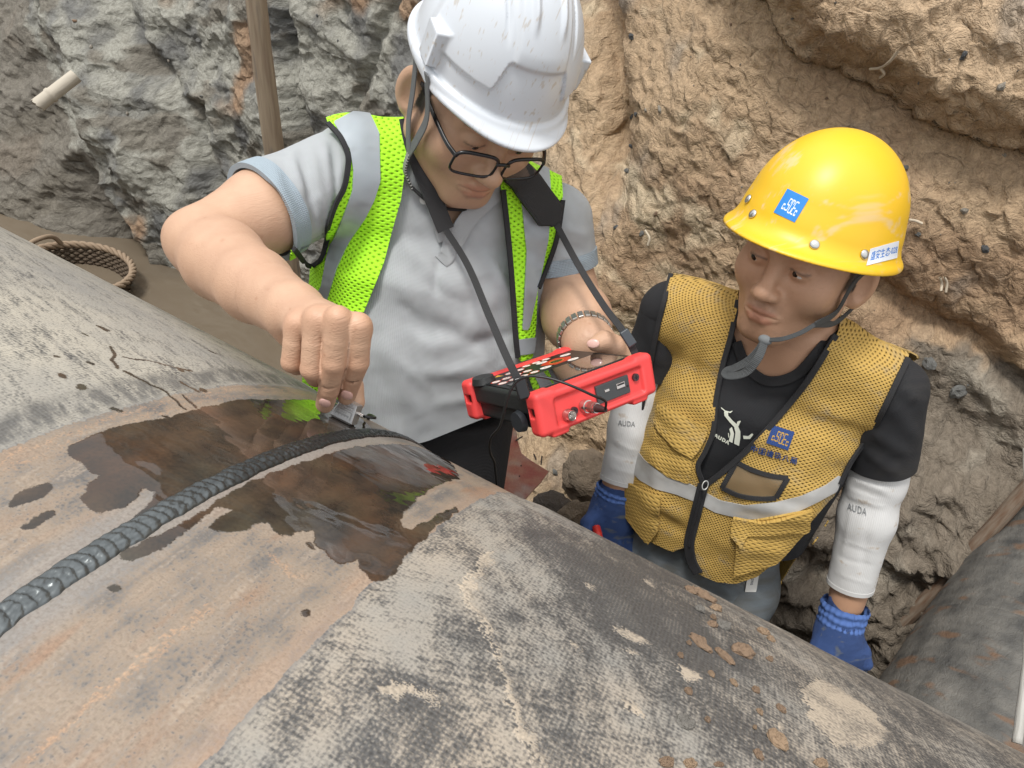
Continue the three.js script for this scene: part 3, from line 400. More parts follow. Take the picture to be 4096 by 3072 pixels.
// ------------------------------------------------------------------ things in the trench
const woodTex = texData(256, 512, (i, j) => 0.5 + 0.3 * fbm(i / 14, j / 120, 2, 3) + 0.12 * n3(i / 3, j / 60, 4)), woodCol = texData(256, 512, (i, j) => { const a = fbm(i / 20, j / 90, 5, 3), d = sst(0.1, 0.4, fbm(i / 40, j / 70, 9, 3)); return mix3(mix3([0.34, 0.27, 0.19], [0.22, 0.16, 0.11], clamp(0.5 + a * 1.4)), [0.14, 0.125, 0.11], d * 0.8); }, true);
function pole(name, label, a, b, ra, rb, mat, nodes = 0, cat = 'pole') {
  const o = thing(name, label, cat), L = a.distanceTo(b), pts = []; const N = 60;
  for (let i = 0; i <= N; i++) { const t = i / N; let r = mix(ra, rb, t); if (nodes) { const q = (t * nodes) % 1; r += 0.0025 * Math.exp(-(((q - 0.5) / 0.03) ** 2)); } pts.push(new THREE.Vector2(r + 0.0015 * n3(t * 14, 3, ra * 99), t * L)); }
  const g = new THREE.LatheGeometry([new THREE.Vector2(0.001, 0), ...pts, new THREE.Vector2(0.001, L)], 20), p = g.attributes.position;
  for (let i = 0; i < p.count; i++) { const y = p.getY(i), s = 0.012 * Math.sin(y / L * 3.1 + ra * 60); p.setX(i, p.getX(i) + s); } g.computeVertexNormals();
  mesh('shaft', g, mat, o); o.position.copy(a); o.quaternion.setFromUnitVectors(V(0, 1, 0), b.clone().sub(a).normalize()); return o;
}
const wood = new THREE.MeshStandardMaterial({ map: woodCol, bumpMap: woodTex, bumpScale: 0.004, roughness: 0.85 });
{
  const a = P(292, 305, 2.5), b = P(257, -25, 1.9);
  pole('wooden_pole', 'tall muddy wooden prop leaning against the rock wall', a, b, 0.032, 0.027, wood);
  // plastic conduit stub
  const c = thing('plastic_pipe_stub', 'short pale broken plastic pipe stub poking out of the mud', 'pipe stub'), A = P(37, 106, 2.9), B = P(76, 76, 2.95), m = std([0.5, 0.45, 0.37], 0.7, { bumpMap: clodTex, bumpScale: 0.002 }), ax = B.clone().sub(A), L = ax.length();
  const pr = [[0.02, 0.004], [0.026, 0], [0.027, 0.005], [0.026, L * 0.3], [0.03, L * 0.33], [0.03, L * 0.38], [0.026, L * 0.41], [0.026, L]].map(([x, y]) => new THREE.Vector2(x, y));
  const g = new THREE.LatheGeometry([new THREE.Vector2(0.02, 0.08), ...pr], 24), p = g.attributes.position; for (let i = 0; i < p.count; i++) if (p.getY(i) < 0.01) p.setY(i, p.getY(i) + 0.012 * n3(p.getX(i) * 90, p.getZ(i) * 90, 3)); g.computeVertexNormals();
  mesh('tube', g, m, c); c.position.copy(A); c.quaternion.setFromUnitVectors(V(0, 1, 0), ax.normalize());
}
{ // wicker basket standing in the water
  const k = thing('wicker_basket', 'round brown wicker basket standing in the muddy water', 'basket'), weave = std([0.1, 0.072, 0.048], 0.85), R0 = 0.225, H = 0.2, rimM = std([0.3, 0.22, 0.15], 0.8);
  const ctr = P(77, 279, 3.3); ctr.y = WY - 0.115; k.position.copy(ctr);
  const bands = []; for (let b = 0; b < 16; b++) { const pts = [], y = 0.01 + b * 0.0125, r = mix(0.17, R0, b / 15); for (let i = 0; i < 72; i++) { const a = i / 72 * Math.PI * 2; pts.push(V((r + 0.006 * ((i + b) % 2 ? 1 : -1)) * Math.cos(a), y, (r + 0.006 * ((i + b) % 2 ? 1 : -1)) * Math.sin(a))); } bands.push(new THREE.TubeGeometry(new THREE.CatmullRomCurve3(pts, true), 144, 0.007, 5, true)); }
  mesh('weave', mergeGeometries(bands), weave, k);
  for (let i = 0; i < 36; i++) { const a = i / 36 * Math.PI * 2; mesh('stake', tube([V(0.17 * Math.cos(a), 0, 0.17 * Math.sin(a)), V(R0 * Math.cos(a), H, R0 * Math.sin(a))], 0.005, 5, 3), weave, k); }
  const rim = []; for (let s = 0; s < 3; s++) { const pts = []; for (let i = 0; i < 60; i++) { const a = i / 60 * Math.PI * 2, t = a * 14 + s * 2.1; pts.push(V((R0 + 0.009 * Math.cos(t)) * Math.cos(a), H + 0.009 * Math.sin(t), (R0 + 0.009 * Math.cos(t)) * Math.sin(a))); } rim.push(new THREE.TubeGeometry(new THREE.CatmullRomCurve3(pts, true), 200, 0.009, 6, true)); }
  mesh('rim', mergeGeometries(rim), rimM, k);
  mesh('handle', tube([V(-0.20, H, -0.1), V(-0.2, H + 0.05, -0.06), V(-0.19, H + 0.07, 0), V(-0.2, H + 0.05, 0.06), V(-0.2, H, 0.1)], 0.011, 7), rimM, k);
}
{ // torn red plywood sheet between the two men
  const c = document.createElement('canvas'); c.width = c.height = 512; const g = c.getContext('2d'); const R = rng(3);
  const im = g.createImageData(512, 512); for (let j = 0; j < 512; j++) for (let i = 0; i < 512; i++) { const a = fbm(i / 60, j / 40, 3, 4), b = n3(i / 5, j / 5, 2), d = sst(0.1, 0.35, fbm(i / 90 + 4, j / 90, 8, 3)); const q = mix3(mix3([0.36, 0.085, 0.065], [0.42, 0.2, 0.13], clamp(0.45 + a * 1.5)), [0.42, 0.34, 0.3], d * 0.7).map((v) => v * (1 + 0.15 * b)); const k = (j * 512 + i) * 4; for (let e = 0; e < 3; e++) im.data[k + e] = toS(q[e]); im.data[k + 3] = 255; } g.putImageData(im, 0, 0);
  g.strokeStyle = 'rgba(40,20,18,0.9)'; for (let i = 0; i < 40; i++) { g.lineWidth = 1 + R() * 3; const x = R() * 512, y = R() * 512; g.beginPath(); g.moveTo(x, y); g.lineTo(x + R() * 10 - 5, y + R() * 8); g.stroke(); }
  const t = new THREE.CanvasTexture(c); t.colorSpace = THREE.SRGBColorSpace;
  const b = thing('plywood_board', 'torn red faced plywood board propped behind the pipe', 'board');
  const o = P(505, 470, 1.5), ux = P(552, 478, 1.5).sub(o).normalize(), n0 = camDir(-0.25, 0.35, 0.9), uy = V().crossVectors(n0, ux).normalize(), toL = ([u, v]) => { const d = ray(u, v), n = V().crossVectors(ux, uy), tt = o.clone().sub(camera.position).dot(n) / d.dot(n), p = camera.position.clone().addScaledVector(d, tt).sub(o); return new THREE.Vector2(p.dot(ux), p.dot(uy)); };
  const sh = new THREE.Shape([[490, 425], [515, 425], [517, 442], [521, 455], [530, 462], [548, 473], [540, 484], [532, 492], [525, 500], [518, 512], [450, 500], [455, 430]].map(toL));
  const face = new THREE.ExtrudeGeometry(sh, { depth: 0.016, bevelEnabled: false }); const uvs = face.attributes.uv; for (let i = 0; i < uvs.count; i++) uvs.setXY(i, uvs.getX(i) * 3, uvs.getY(i) * 3);
  t.wrapS = t.wrapT = THREE.MirroredRepeatWrapping; const pl = mesh('panel', face, [new THREE.MeshStandardMaterial({ map: t, roughness: 0.55 }), std([0.45, 0.32, 0.22], 0.9, { bumpMap: clodTex, bumpScale: 0.004 })], b);
  b.applyMatrix4(frame(o, ux, uy, V().crossVectors(ux, uy)));
  const nail = std([0.06, 0.04, 0.035], 0.6), nl = (A, B) => mesh('nail', tube([toL(A), toL(B)].map((q, i) => V(q.x, q.y, 0.019 + i * 0.003)), 0.0016, 5, 2), nail, b); nl([515, 443], [522, 439]); nl([533, 456], [535, 462]); nl([541, 458], [540, 467]);
}
{ // muddy rubble blocks beside the board
  const R = rng(12), m = [std([0.2, 0.155, 0.11], 0.95, { bumpMap: grit, bumpScale: 0.01 }), std([0.12, 0.1, 0.085], 0.95, { bumpMap: grit, bumpScale: 0.01 })];
  const lump = (u, v, d, r, mm, lab) => { const g = new THREE.IcosahedronGeometry(1, 5), p = g.attributes.position, s = R() * 40; for (let i = 0; i < p.count; i++) { const x = p.getX(i), y = p.getY(i), z = p.getZ(i), k = 0.8 + 0.35 * fbm(x * 1.3 + s, y * 1.3, z * 1.3, 2) + 0.16 * ridge(x * 4 + s, y * 4, z * 4, 3); p.setXYZ(i, x * k * r, y * k * r * 0.8, z * k * r); } g.computeVertexNormals(); const o = mesh('rock', g, m[mm], scene); o.position.copy(P(u, v, d)); tag(o, lab, 'rock'); };
  lump(552, 512, 1.66, 0.06, 1, 'dark mud coated rock below the red board'); lump(580, 520, 1.62, 0.055, 0, 'brown clay covered rock beside the blue glove'); lump(592, 478, 1.86, 0.085, 0, 'large brown rock between the red board and the grey sleeve'); lump(610, 545, 1.8, 0.12, 1, 'low dark rock behind the gloved hand');
  lump(900, 520, 1.95, 0.16, 1, 'big dark slab of broken rock beside the white sleeve'); lump(960, 490, 2.05, 0.17, 1, 'dark slab of rock under the rusty rod'); lump(820, 590, 2.0, 0.16, 1, 'dark wet clay heap behind the jeans'); lump(800, 540, 2.1, 0.18, 1, 'dark clay heap at the foot of the wall'); lump(890, 600, 1.8, 0.09, 1, 'small dark rock near the blue glove cuff');
}
{ // a second, mud covered steel pipe end leaning in the trench, a rusty rod and a bar
  const tex = texData(512, 512, (i, j) => { const a = fbm(i / 50, j / 50, 2, 4), st = fbm(i / 120, j / 18, 6, 3), r = sst(0.12, 0.34, fbm(i / 90 + 7, j / 30, 4, 3)); return mix3(mix3([0.06, 0.06, 0.058], [0.17, 0.163, 0.147], clamp(0.5 + a + 0.5 * st)), [0.17, 0.092, 0.048], r * 0.7); }, true);
  const o = thing('muddy_pile_casing', 'mud stained grey steel tube with rust streaks, thick as the pipe', 'steel tube');
  const a = P(930, 800, 1.12), b = P(1150, 420, 1.62), R = 0.19, L = a.distanceTo(b) + 0.6, g = new THREE.CylinderGeometry(R, R, L, 64, 40, true), p = g.attributes.position; for (let i = 0; i < p.count; i++) { const x = p.getX(i), y = p.getY(i), z = p.getZ(i), k = 1 + 0.025 * fbm(x * 9, y * 9, z * 9, 3); p.setX(i, x * k); p.setZ(i, z * k); } g.computeVertexNormals(); tex.repeat.set(3, 3);
  mesh('tube', g, new THREE.MeshStandardMaterial({ map: tex, roughness: 0.7, bumpMap: rep(grit, 3, 3), bumpScale: 0.003 }), o);
  const dir = b.clone().sub(a).normalize(); o.position.copy(a.clone().add(b).multiplyScalar(0.5)).add(camDir(0.12, -0.06, -0.12)); o.quaternion.setFromUnitVectors(V(0, 1, 0), dir);
  const rust = new THREE.MeshStandardMaterial({ map: texData(256, 256, (i, j) => mix3([0.2, 0.16, 0.12], [0.13, 0.075, 0.045], clamp(0.5 + 1.3 * fbm(i / 20, j / 20, 4, 3))), true), bumpMap: clodTex, bumpScale: 0.004, roughness: 0.9 });
  pole('rusty_rod', 'rusty mud caked rod lying slantwise along the rock wall', P(872, 645, 1.62), P(1070, 448, 1.42), 0.0155, 0.0155, rust, 0, 'rod');
  pole('grey_bar', 'thin pale grey steel bar standing beside the muddy tube', P(1013, 742, 0.98), P(1030, 450, 1.12), 0.0062, 0.0062, std([0.42, 0.41, 0.38], 0.5, { bumpMap: clodTex, bumpScale: 0.001 }), 0, 'bar');
}
stage('props');
// ------------------------------------------------------------------ shared parts of people: heads, helmets, cloth
function basis(Ycam, Xcam) { const Y = camDir(...Ycam).normalize(), X = camDir(...Xcam); X.addScaledVector(Y, -X.dot(Y)).normalize(); return [X, Y, V().crossVectors(X, Y)]; }
function localOf(m) { const e = m.clone().invert().elements; return (f) => (x, y, z) => f(e[0] * x + e[4] * y + e[8] * z + e[12], e[1] * x + e[5] * y + e[9] * z + e[13], e[2] * x + e[6] * y + e[10] * z + e[14]); }
// head field in its own frame: origin inside the skull at eye height, x to the person's left, y up, z forward
function headField(o) {
  const f = o.fat, both = (fn, k) => [[fn(-1), k], [fn(1), k]];
  const base = uni([[ell([0, 0.034, -0.012], [0.077, 0.092, 0.097]), 0], [ell([0, -0.02, 0.027], [0.064 + 0.007 * f, 0.082, 0.06]), 0.03],
    ...both((s) => cone([s * (0.052 + 0.006 * f), -0.06, 0.0], [s * 0.02, -0.1, 0.06], 0.017 + 0.008 * f, 0.016 + 0.003 * f), 0.03),
    [cone([-0.011, -0.105, 0.068], [0.011, -0.105, 0.068], 0.0135, 0.0135), 0.022],
    ...both((s) => ell([s * 0.043, -0.024 - 0.006 * f, 0.054], [0.025 + 0.004 * f, 0.026 + 0.006 * f, 0.025 + 0.003 * f]), 0.024),
    [ell([0, -0.068, 0.068], [0.03, 0.028, 0.0225]), 0.02]]);
  const sockets = [-1, 1].map((s) => ell([s * 0.031, -0.002, 0.1], [0.02, 0.0135, 0.02]));
  const brow = uni(both((s) => cone([s * 0.012, 0.016, 0.0875], [s * 0.046, 0.019, 0.07], 0.0085, 0.008), 0.01));
  const nose = uni([[cone([0, 0.008, 0.083], [0, -0.035, 0.1045], 0.0085, 0.0105), 0], [ell([0, -0.038, 0.107], [0.0115, 0.01, 0.0105]), 0.01], ...both((s) => ell([s * 0.0125, -0.041, 0.0975], [0.0075, 0.0075, 0.0095]), 0.007)]);
  const nostr = [-1, 1].map((s) => ell([s * 0.0065, -0.0495, 0.1025], [0.0042, 0.0035, 0.006]));
  const lipU = chain([[[-0.0245, -0.0715, 0.081], 0.003], [[-0.008, -0.0665, 0.0895], 0.0052], [[0, -0.068, 0.0905], 0.005], [[0.008, -0.0665, 0.0895], 0.0052], [[0.0245, -0.0715, 0.081], 0.003]], 0.004);
  const lipL = chain([[[-0.022, -0.0738, 0.0815], 0.003], [[-0.008, -0.0793, 0.0878], 0.0053], [[0.008, -0.0793, 0.0878], 0.0053], [[0.022, -0.0738, 0.0815], 0.003]], 0.004);
  const slot = chain([[[-0.026, -0.0725, 0.086], 0.0012], [[-0.009, -0.0725, 0.0955], 0.0016], [[0.009, -0.0725, 0.0955], 0.0016], [[0.026, -0.0725, 0.086], 0.0012]], 0.002);
  const lids = [-1, 1].map((s) => ell([s * 0.031, 0.0, 0.077], [0.0155, 0.0135, 0.0142])), eyeCut = [-1, 1].map((s) => { const c = cone([s * 0.018, -0.004 - o.look, 0.096], [s * 0.044, -0.0025 - o.look, 0.088], o.open, o.open * 0.6); return c; });
  const ears = [-1, 1].map((s) => { const a = ell([0, 0, 0], [0.0078, 0.036, 0.0215]), lobe = ell([0.001, -0.027, 0.006], [0.0055, 0.0105, 0.009]), hol = ell([0.0085, 0.002, 0.004], [0.0066, 0.0235, 0.012]), cu = Math.cos(0.62), su = Math.sin(0.62);
    return (x, y, z) => { let a0 = s * x - 0.084, z0 = z + 0.018, y0 = y + 0.014; const t = y0; y0 = y0 * 0.985 + z0 * 0.17; z0 = z0 * 0.985 - t * 0.17; const xr = a0 * cu + z0 * su, zr = -a0 * su + z0 * cu; return smax(smin(a(xr, y0, zr), lobe(xr, y0, zr), 0.008), -hol(xr, y0, zr), 0.005); }; });
  return (x, y, z) => {
    let d = base(x, y, z);
    if (z > 0.03) {
      d = smin(d, brow(x, y, z), 0.016); d = smax(d, -sockets[0](x, y, z), 0.014); d = smax(d, -sockets[1](x, y, z), 0.014);
      d = smin(d, nose(x, y, z), 0.014); d = smax(d, -nostr[0](x, y, z), 0.003); d = smax(d, -nostr[1](x, y, z), 0.003);
      d = smin(d, lipU(x, y, z), 0.006); d = smin(d, lipL(x, y, z), 0.006); d = smax(d, -slot(x, y, z), 0.003);
      for (let i = 0; i < 2; i++) { d = smin(d, lids[i](x, y, z), 0.006); d = smax(d, -eyeCut[i](x, y, z), 0.0018); }
    }
    if (Math.abs(x) > 0.055) d = smin(d, ears[x < 0 ? 0 : 1](x, y, z), 0.008);
    return d;
  };
}
function skinColor(base, o) {                                     // head-frame colours: lips, brows, hair, stubble
  return (x, y, z) => {
    let c = base.slice(); const n = n3(x * 160, y * 160, z * 160), m = fbm(x * 30, y * 30, z * 30, 2); c = c.map((v, i) => v * (1 + 0.05 * m + 0.03 * n + (i ? 0 : 0.02 * m)));
    const ax = Math.abs(x), lip = Math.max(1 - Math.hypot((ax) / 0.026, (y + 0.0675) / 0.0065), 1 - Math.hypot(ax / 0.024, (y + 0.0795) / 0.008));
    if (z > 0.075 && y < -0.055 && y > -0.095) c = mix3(c, [base[0] * 0.88, base[1] * 0.66, base[2] * 0.67], 0.75 * sst(0, 0.25, lip));
    if (z > 0.03) { const by = 0.0255 - 0.12 * Math.abs(ax - 0.036) - (o.browDrop || 0), br = sst(0.0068, 0.003, Math.abs(y - by) + 0.0018 * n) * sst(0.011, 0.016, ax) * sst(0.056, 0.048, ax); c = mix3(c, [0.03, 0.022, 0.018], 0.85 * br); 
      for (const s of [0, 1]) { const ly = -0.0015 - o.look + o.open, l = sst(0.0022, 0.0008, Math.abs(y - ly - 0.0008)) * sst(0.015, 0.018, ax) * sst(0.047, 0.043, ax) * (z > 0.075 ? 1 : 0); c = mix3(c, [0.03, 0.02, 0.016], 0.4 * l); } }
    if (o.stubble) { const st = Math.max(sst(0.03, 0.022, ax) * sst(-0.05, -0.056, y) * sst(-0.068, -0.062, y), sst(-0.083, -0.095, y) * sst(0.05, 0.03, ax)) * (z > 0.05 ? 1 : 0); c = mix3(c, base.map((v) => v * 0.5), o.stubble * st * (0.7 + 0.6 * n)); }
    const hair = Math.max(sst(0.055, 0.065, y + 0.01 * n), sst(-0.022, -0.03, z - 0.15 * y + 0.006 * n) * sst(-0.055, -0.04, y + 0.006 * n) * (ax < 0.081 ? 1 : 0), sst(0.03, 0.022, z - 0.25 * (y - 0.02) + 0.006 * n) * sst(-0.034, -0.022, y + 0.006 * n) * sst(0.05, 0.056, ax) * (ax < 0.079 ? 1 : 0) * (z > -0.03 ? 1 : 0));
    return mix3(c, [0.022, 0.019, 0.017], hair * 0.95);
  };
}
function eyes(parent, m, o) {
  const white = std([0.62, 0.58, 0.54], 0.25), iris = std([0.02, 0.012, 0.008], 0.12);
  for (const s of [-1, 1]) {
    const e = mesh('eye', new THREE.SphereGeometry(0.0128, 24, 18), white, parent); e.position.set(s * 0.031, -0.0005, 0.0772).applyMatrix4(m);
    const ir = mesh('iris', new THREE.SphereGeometry(0.0068, 20, 14), iris, e); const g = V(o.gaze[0], o.gaze[1], 1).normalize().transformDirection(m); ir.position.copy(g.multiplyScalar(0.0078)); 
  }
}
const skinBump = texData(256, 256, (i, j) => 0.5 + 0.3 * n3(i / 4, j / 4, 3) + 0.2 * n3(i / 9, j / 9, 5)); skinBump.repeat.set(14, 14);
const skinMat = () => new THREE.MeshPhysicalMaterial({ vertexColors: true, roughness: 0.5, bumpMap: skinBump, bumpScale: 0.0006, sheen: 0.25, sheenRoughness: 0.5, sheenColor: new THREE.Color(0.9, 0.6, 0.5) });
// cloth
const knit = texData(128, 128, (i, j) => 0.5 + 0.25 * Math.sin(i / 128 * 6.2832 * 16 + Math.sin(j / 128 * 6.2832 * 16)) + 0.25 * Math.sin(j / 128 * 6.2832 * 16)); knit.repeat.set(40, 40);
const cell = (rx, ry, soft) => texData(64, 64, (i, j) => { let d = 9; for (const [a, b] of [[16, 16], [48, 48], [16, 80], [80, 16], [48, -16], [-16, 48]]) d = Math.min(d, Math.hypot((i + 0.5 - a) / rx, (j + 0.5 - b) / ry)); return sst(1 - soft, 1 + soft, d); });
const holes = cell(8, 6.2, 0.15), holesS = cell(7.5, 5, 0.15), holeBump = cell(13, 11, 0.6);
const meshTex = (t, per) => rep(t, 1 / per, 1 / per);
const stain = (base, dirt, amt, sc = 1) => texData(512, 512, (i, j) => { const w = 1, a = fbm(i / 60 * sc, j / 60 * sc, 3, 4), b = n3(i / 7, j / 7, 5); return mix3(base.map((v) => v * (1 + 0.12 * a + 0.06 * b)), dirt, amt * sst(0.0, 0.5, a + 0.25 * b)); }, true, THREE.MirroredRepeatWrapping);
const blackCloth = std([0.018, 0.018, 0.02], 0.85, { bumpMap: knit, bumpScale: 0.0004 }), blackTape = std([0.02, 0.02, 0.022], 0.75, { bumpMap: knit, bumpScale: 0.0006 }), strapMat = std([0.03, 0.03, 0.032], 0.7, { bumpMap: knit, bumpScale: 0.0008 }), greyTape = std([0.15, 0.155, 0.16], 0.8, { bumpMap: knit, bumpScale: 0.0008 });
// torso as stacked ellipses along a line a -> b: rows [height, half width, half depth, forward shift]
function loft(a, b, Xd, rows) {
  const Y = V(...b).sub(V(...a)).normalize(), X = Xd.clone().addScaledVector(Y, -Xd.dot(Y)).normalize(), Z = V().crossVectors(X, Y), n = rows.length;
  const f = (x, y, z) => {
    x -= a[0]; y -= a[1]; z -= a[2]; const lx = x * X.x + y * X.y + z * X.z, ly = x * Y.x + y * Y.y + z * Y.z; let lz = x * Z.x + y * Z.y + z * Z.z, i = 0;
    while (i < n - 2 && ly > rows[i + 1][0]) i++;
    const p = rows[i], q = rows[i + 1], t0 = clamp((ly - p[0]) / (q[0] - p[0])), t = t0 * t0 * (3 - 2 * t0), A = mix(p[1], q[1], t), B = mix(p[2], q[2], t); lz -= mix(p[3] || 0, q[3] || 0, t);
    const ex = Math.pow(Math.pow(Math.abs(lx / A), 2.3) + Math.pow(Math.abs(lz / B), 2.3), 1 / 2.3), k1 = Math.hypot(lx / (A * A), lz / (B * B)) || 1e-6, d = ex * (ex - 1) / k1 * 0.92;
    const cap = Math.max(ly - rows[n - 1][0], rows[0][0] - ly); return cap > 0 ? Math.hypot(Math.max(d, 0), cap) : Math.max(d, cap);
  };
  f.local = (x, y, z) => { x -= a[0]; y -= a[1]; z -= a[2]; return [x * X.x + y * X.y + z * X.z, x * Y.x + y * Y.y + z * Y.z, x * Z.x + y * Z.y + z * Z.z]; };
  f.X = X; f.Y = Y; f.Z = Z; f.uv = (p) => { const [lx, ly, lz] = f.local(...p); return [lx - 0.6 * Math.sign(lx) * Math.max(0, Math.abs(lx) - 0.1) * (lz > 0 ? 0 : 1) + 0.35 * lz * Math.sign(lx) * -1 * sst(0.05, 0.15, Math.abs(lx)), ly]; };
  return f;
}
// creases: ridges (amp > 0) or valleys along photo-pixel lines, laid onto a field
function creased(f, list, wob = 0.0015, gain = 1) {
  const S = []; for (const [u0, v0, u1, v1, amp, w] of list) {
    const pts = []; for (let i = 0; i <= 6; i++) { const t = i / 6, bow = 3.5 * Math.sin(t * 3.14) * (((u0 * 7 + v1 * 3) % 5) / 5 - 0.4), p = hit(f, mix(u0, u1, t) + bow, mix(v0, v1, t) - bow * 0.6, 0, 0.4, 1.9); if (p) pts.push(p); }
    if (pts.length < 3) continue; const c = V(); pts.forEach((p) => c.add(p)); c.multiplyScalar(1 / pts.length);
    S.push({ a: pts.map((p) => p.toArray()), c: c.toArray(), r: Math.max(...pts.map((p) => p.distanceTo(c))) + 2.4 * w, amp: amp * gain, iw: 1 / (w * w) });
  }
  const g = (x, y, z) => {
    const d = f(x, y, z); if (d > 0.05 || d < -0.05) return d; let s = wob * fbm(x * 22, y * 22, z * 22, 2);
    for (const q of S) {
      const cx = x - q.c[0], cy = y - q.c[1], cz = z - q.c[2]; if (cx * cx + cy * cy + cz * cz > q.r * q.r) continue; let best = 1e9, bt = 0; const n = q.a.length - 1;
      for (let i = 0; i < n; i++) { const A = q.a[i], B = q.a[i + 1], bx = B[0] - A[0], by = B[1] - A[1], bz = B[2] - A[2], ex = x - A[0], ey = y - A[1], ez = z - A[2], t = clamp((ex * bx + ey * by + ez * bz) / (bx * bx + by * by + bz * bz + 1e-12)), dx = ex - bx * t, dy = ey - by * t, dz = ez - bz * t, dd = dx * dx + dy * dy + dz * dz; if (dd < best) { best = dd; bt = (i + t) / n; } }
      const e = best * q.iw; if (e < 6) s += q.amp * Math.exp(-e) * Math.min(1, 4 * Math.min(bt, 1 - bt) + 0.1);
    }
    return d - s;
  };
  for (const k of ['local', 'uv', 'X', 'Y', 'Z']) g[k] = f[k];
  return g;
}
const facing = (p, n) => n[0] * (camera.position.x - p[0]) + n[1] * (camera.position.y - p[1]) + n[2] * (camera.position.z - p[2]);
const bounds = (pts, pad) => [[0, 1, 2].map((i) => Math.min(...pts.map((p) => p[i])) - pad), [0, 1, 2].map((i) => Math.max(...pts.map((p) => p[i])) + pad)];
// a tape, strap or piping that follows a field along photo pixels
function onField(f, list, off) { return list.map(([u, v]) => hit(f, u, v, off, 0.35, 2)).filter(Boolean); }
function tapeOn(name, f, list, w, t, off, mat, parent, n) { const p = onField(f, list, off); return p.length < 2 ? null : mesh(name, strap(p, w, t, (q) => grad(f, q, 0.014), n || p.length * 8), mat, parent); }
// a patch draped over a field: corners in photo pixels (top-left, top-right, bottom-right, bottom-left), its own 0..1 texture
function patch(f, c, off, nu = 24, nv = 16, t = 0.0012) {
  const pos = [], uv = [], idx = [];
  for (let j = 0; j <= nv; j++) for (let i = 0; i <= nu; i++) { const s = i / nu, r = j / nv, u = mix(mix(c[0][0], c[1][0], s), mix(c[3][0], c[2][0], s), r), v = mix(mix(c[0][1], c[1][1], s), mix(c[3][1], c[2][1], s), r), h = hit(f, u, v, off, 0.35, 2); if (!h) throw new Error('patch misses at ' + u + ',' + v); pos.push(h.x, h.y, h.z); uv.push(s, 1 - r); }
  for (let j = 0; j < nv; j++) for (let i = 0; i < nu; i++) { const a = j * (nu + 1) + i, b = a + nu + 1; idx.push(a, b, a + 1, a + 1, b, b + 1); }
  const g = new THREE.BufferGeometry(); g.setAttribute('position', new THREE.Float32BufferAttribute(pos, 3)); g.setAttribute('uv', new THREE.Float32BufferAttribute(uv, 2)); g.setIndex(idx); g.computeVertexNormals(); return cut(g, () => 1, 0, t);
}
function print(w, h, draw) { const c = document.createElement('canvas'); c.width = w; c.height = h; draw(c.getContext('2d'), w, h); const t = new THREE.CanvasTexture(c); t.colorSpace = THREE.SRGBColorSpace; return t; }
// ink only: a canvas drawn white on black becomes the cut-out of a printed mark
function ink(w, h, draw, color, rough = 0.85) { const c = document.createElement('canvas'); c.width = w; c.height = h; const g = c.getContext('2d'); g.fillStyle = '#000'; g.fillRect(0, 0, w, h); g.fillStyle = g.strokeStyle = '#fff'; draw(g, w, h); return new THREE.MeshStandardMaterial({ color: lin(color), roughness: rough, alphaMap: new THREE.CanvasTexture(c), alphaTest: 0.5 }); }
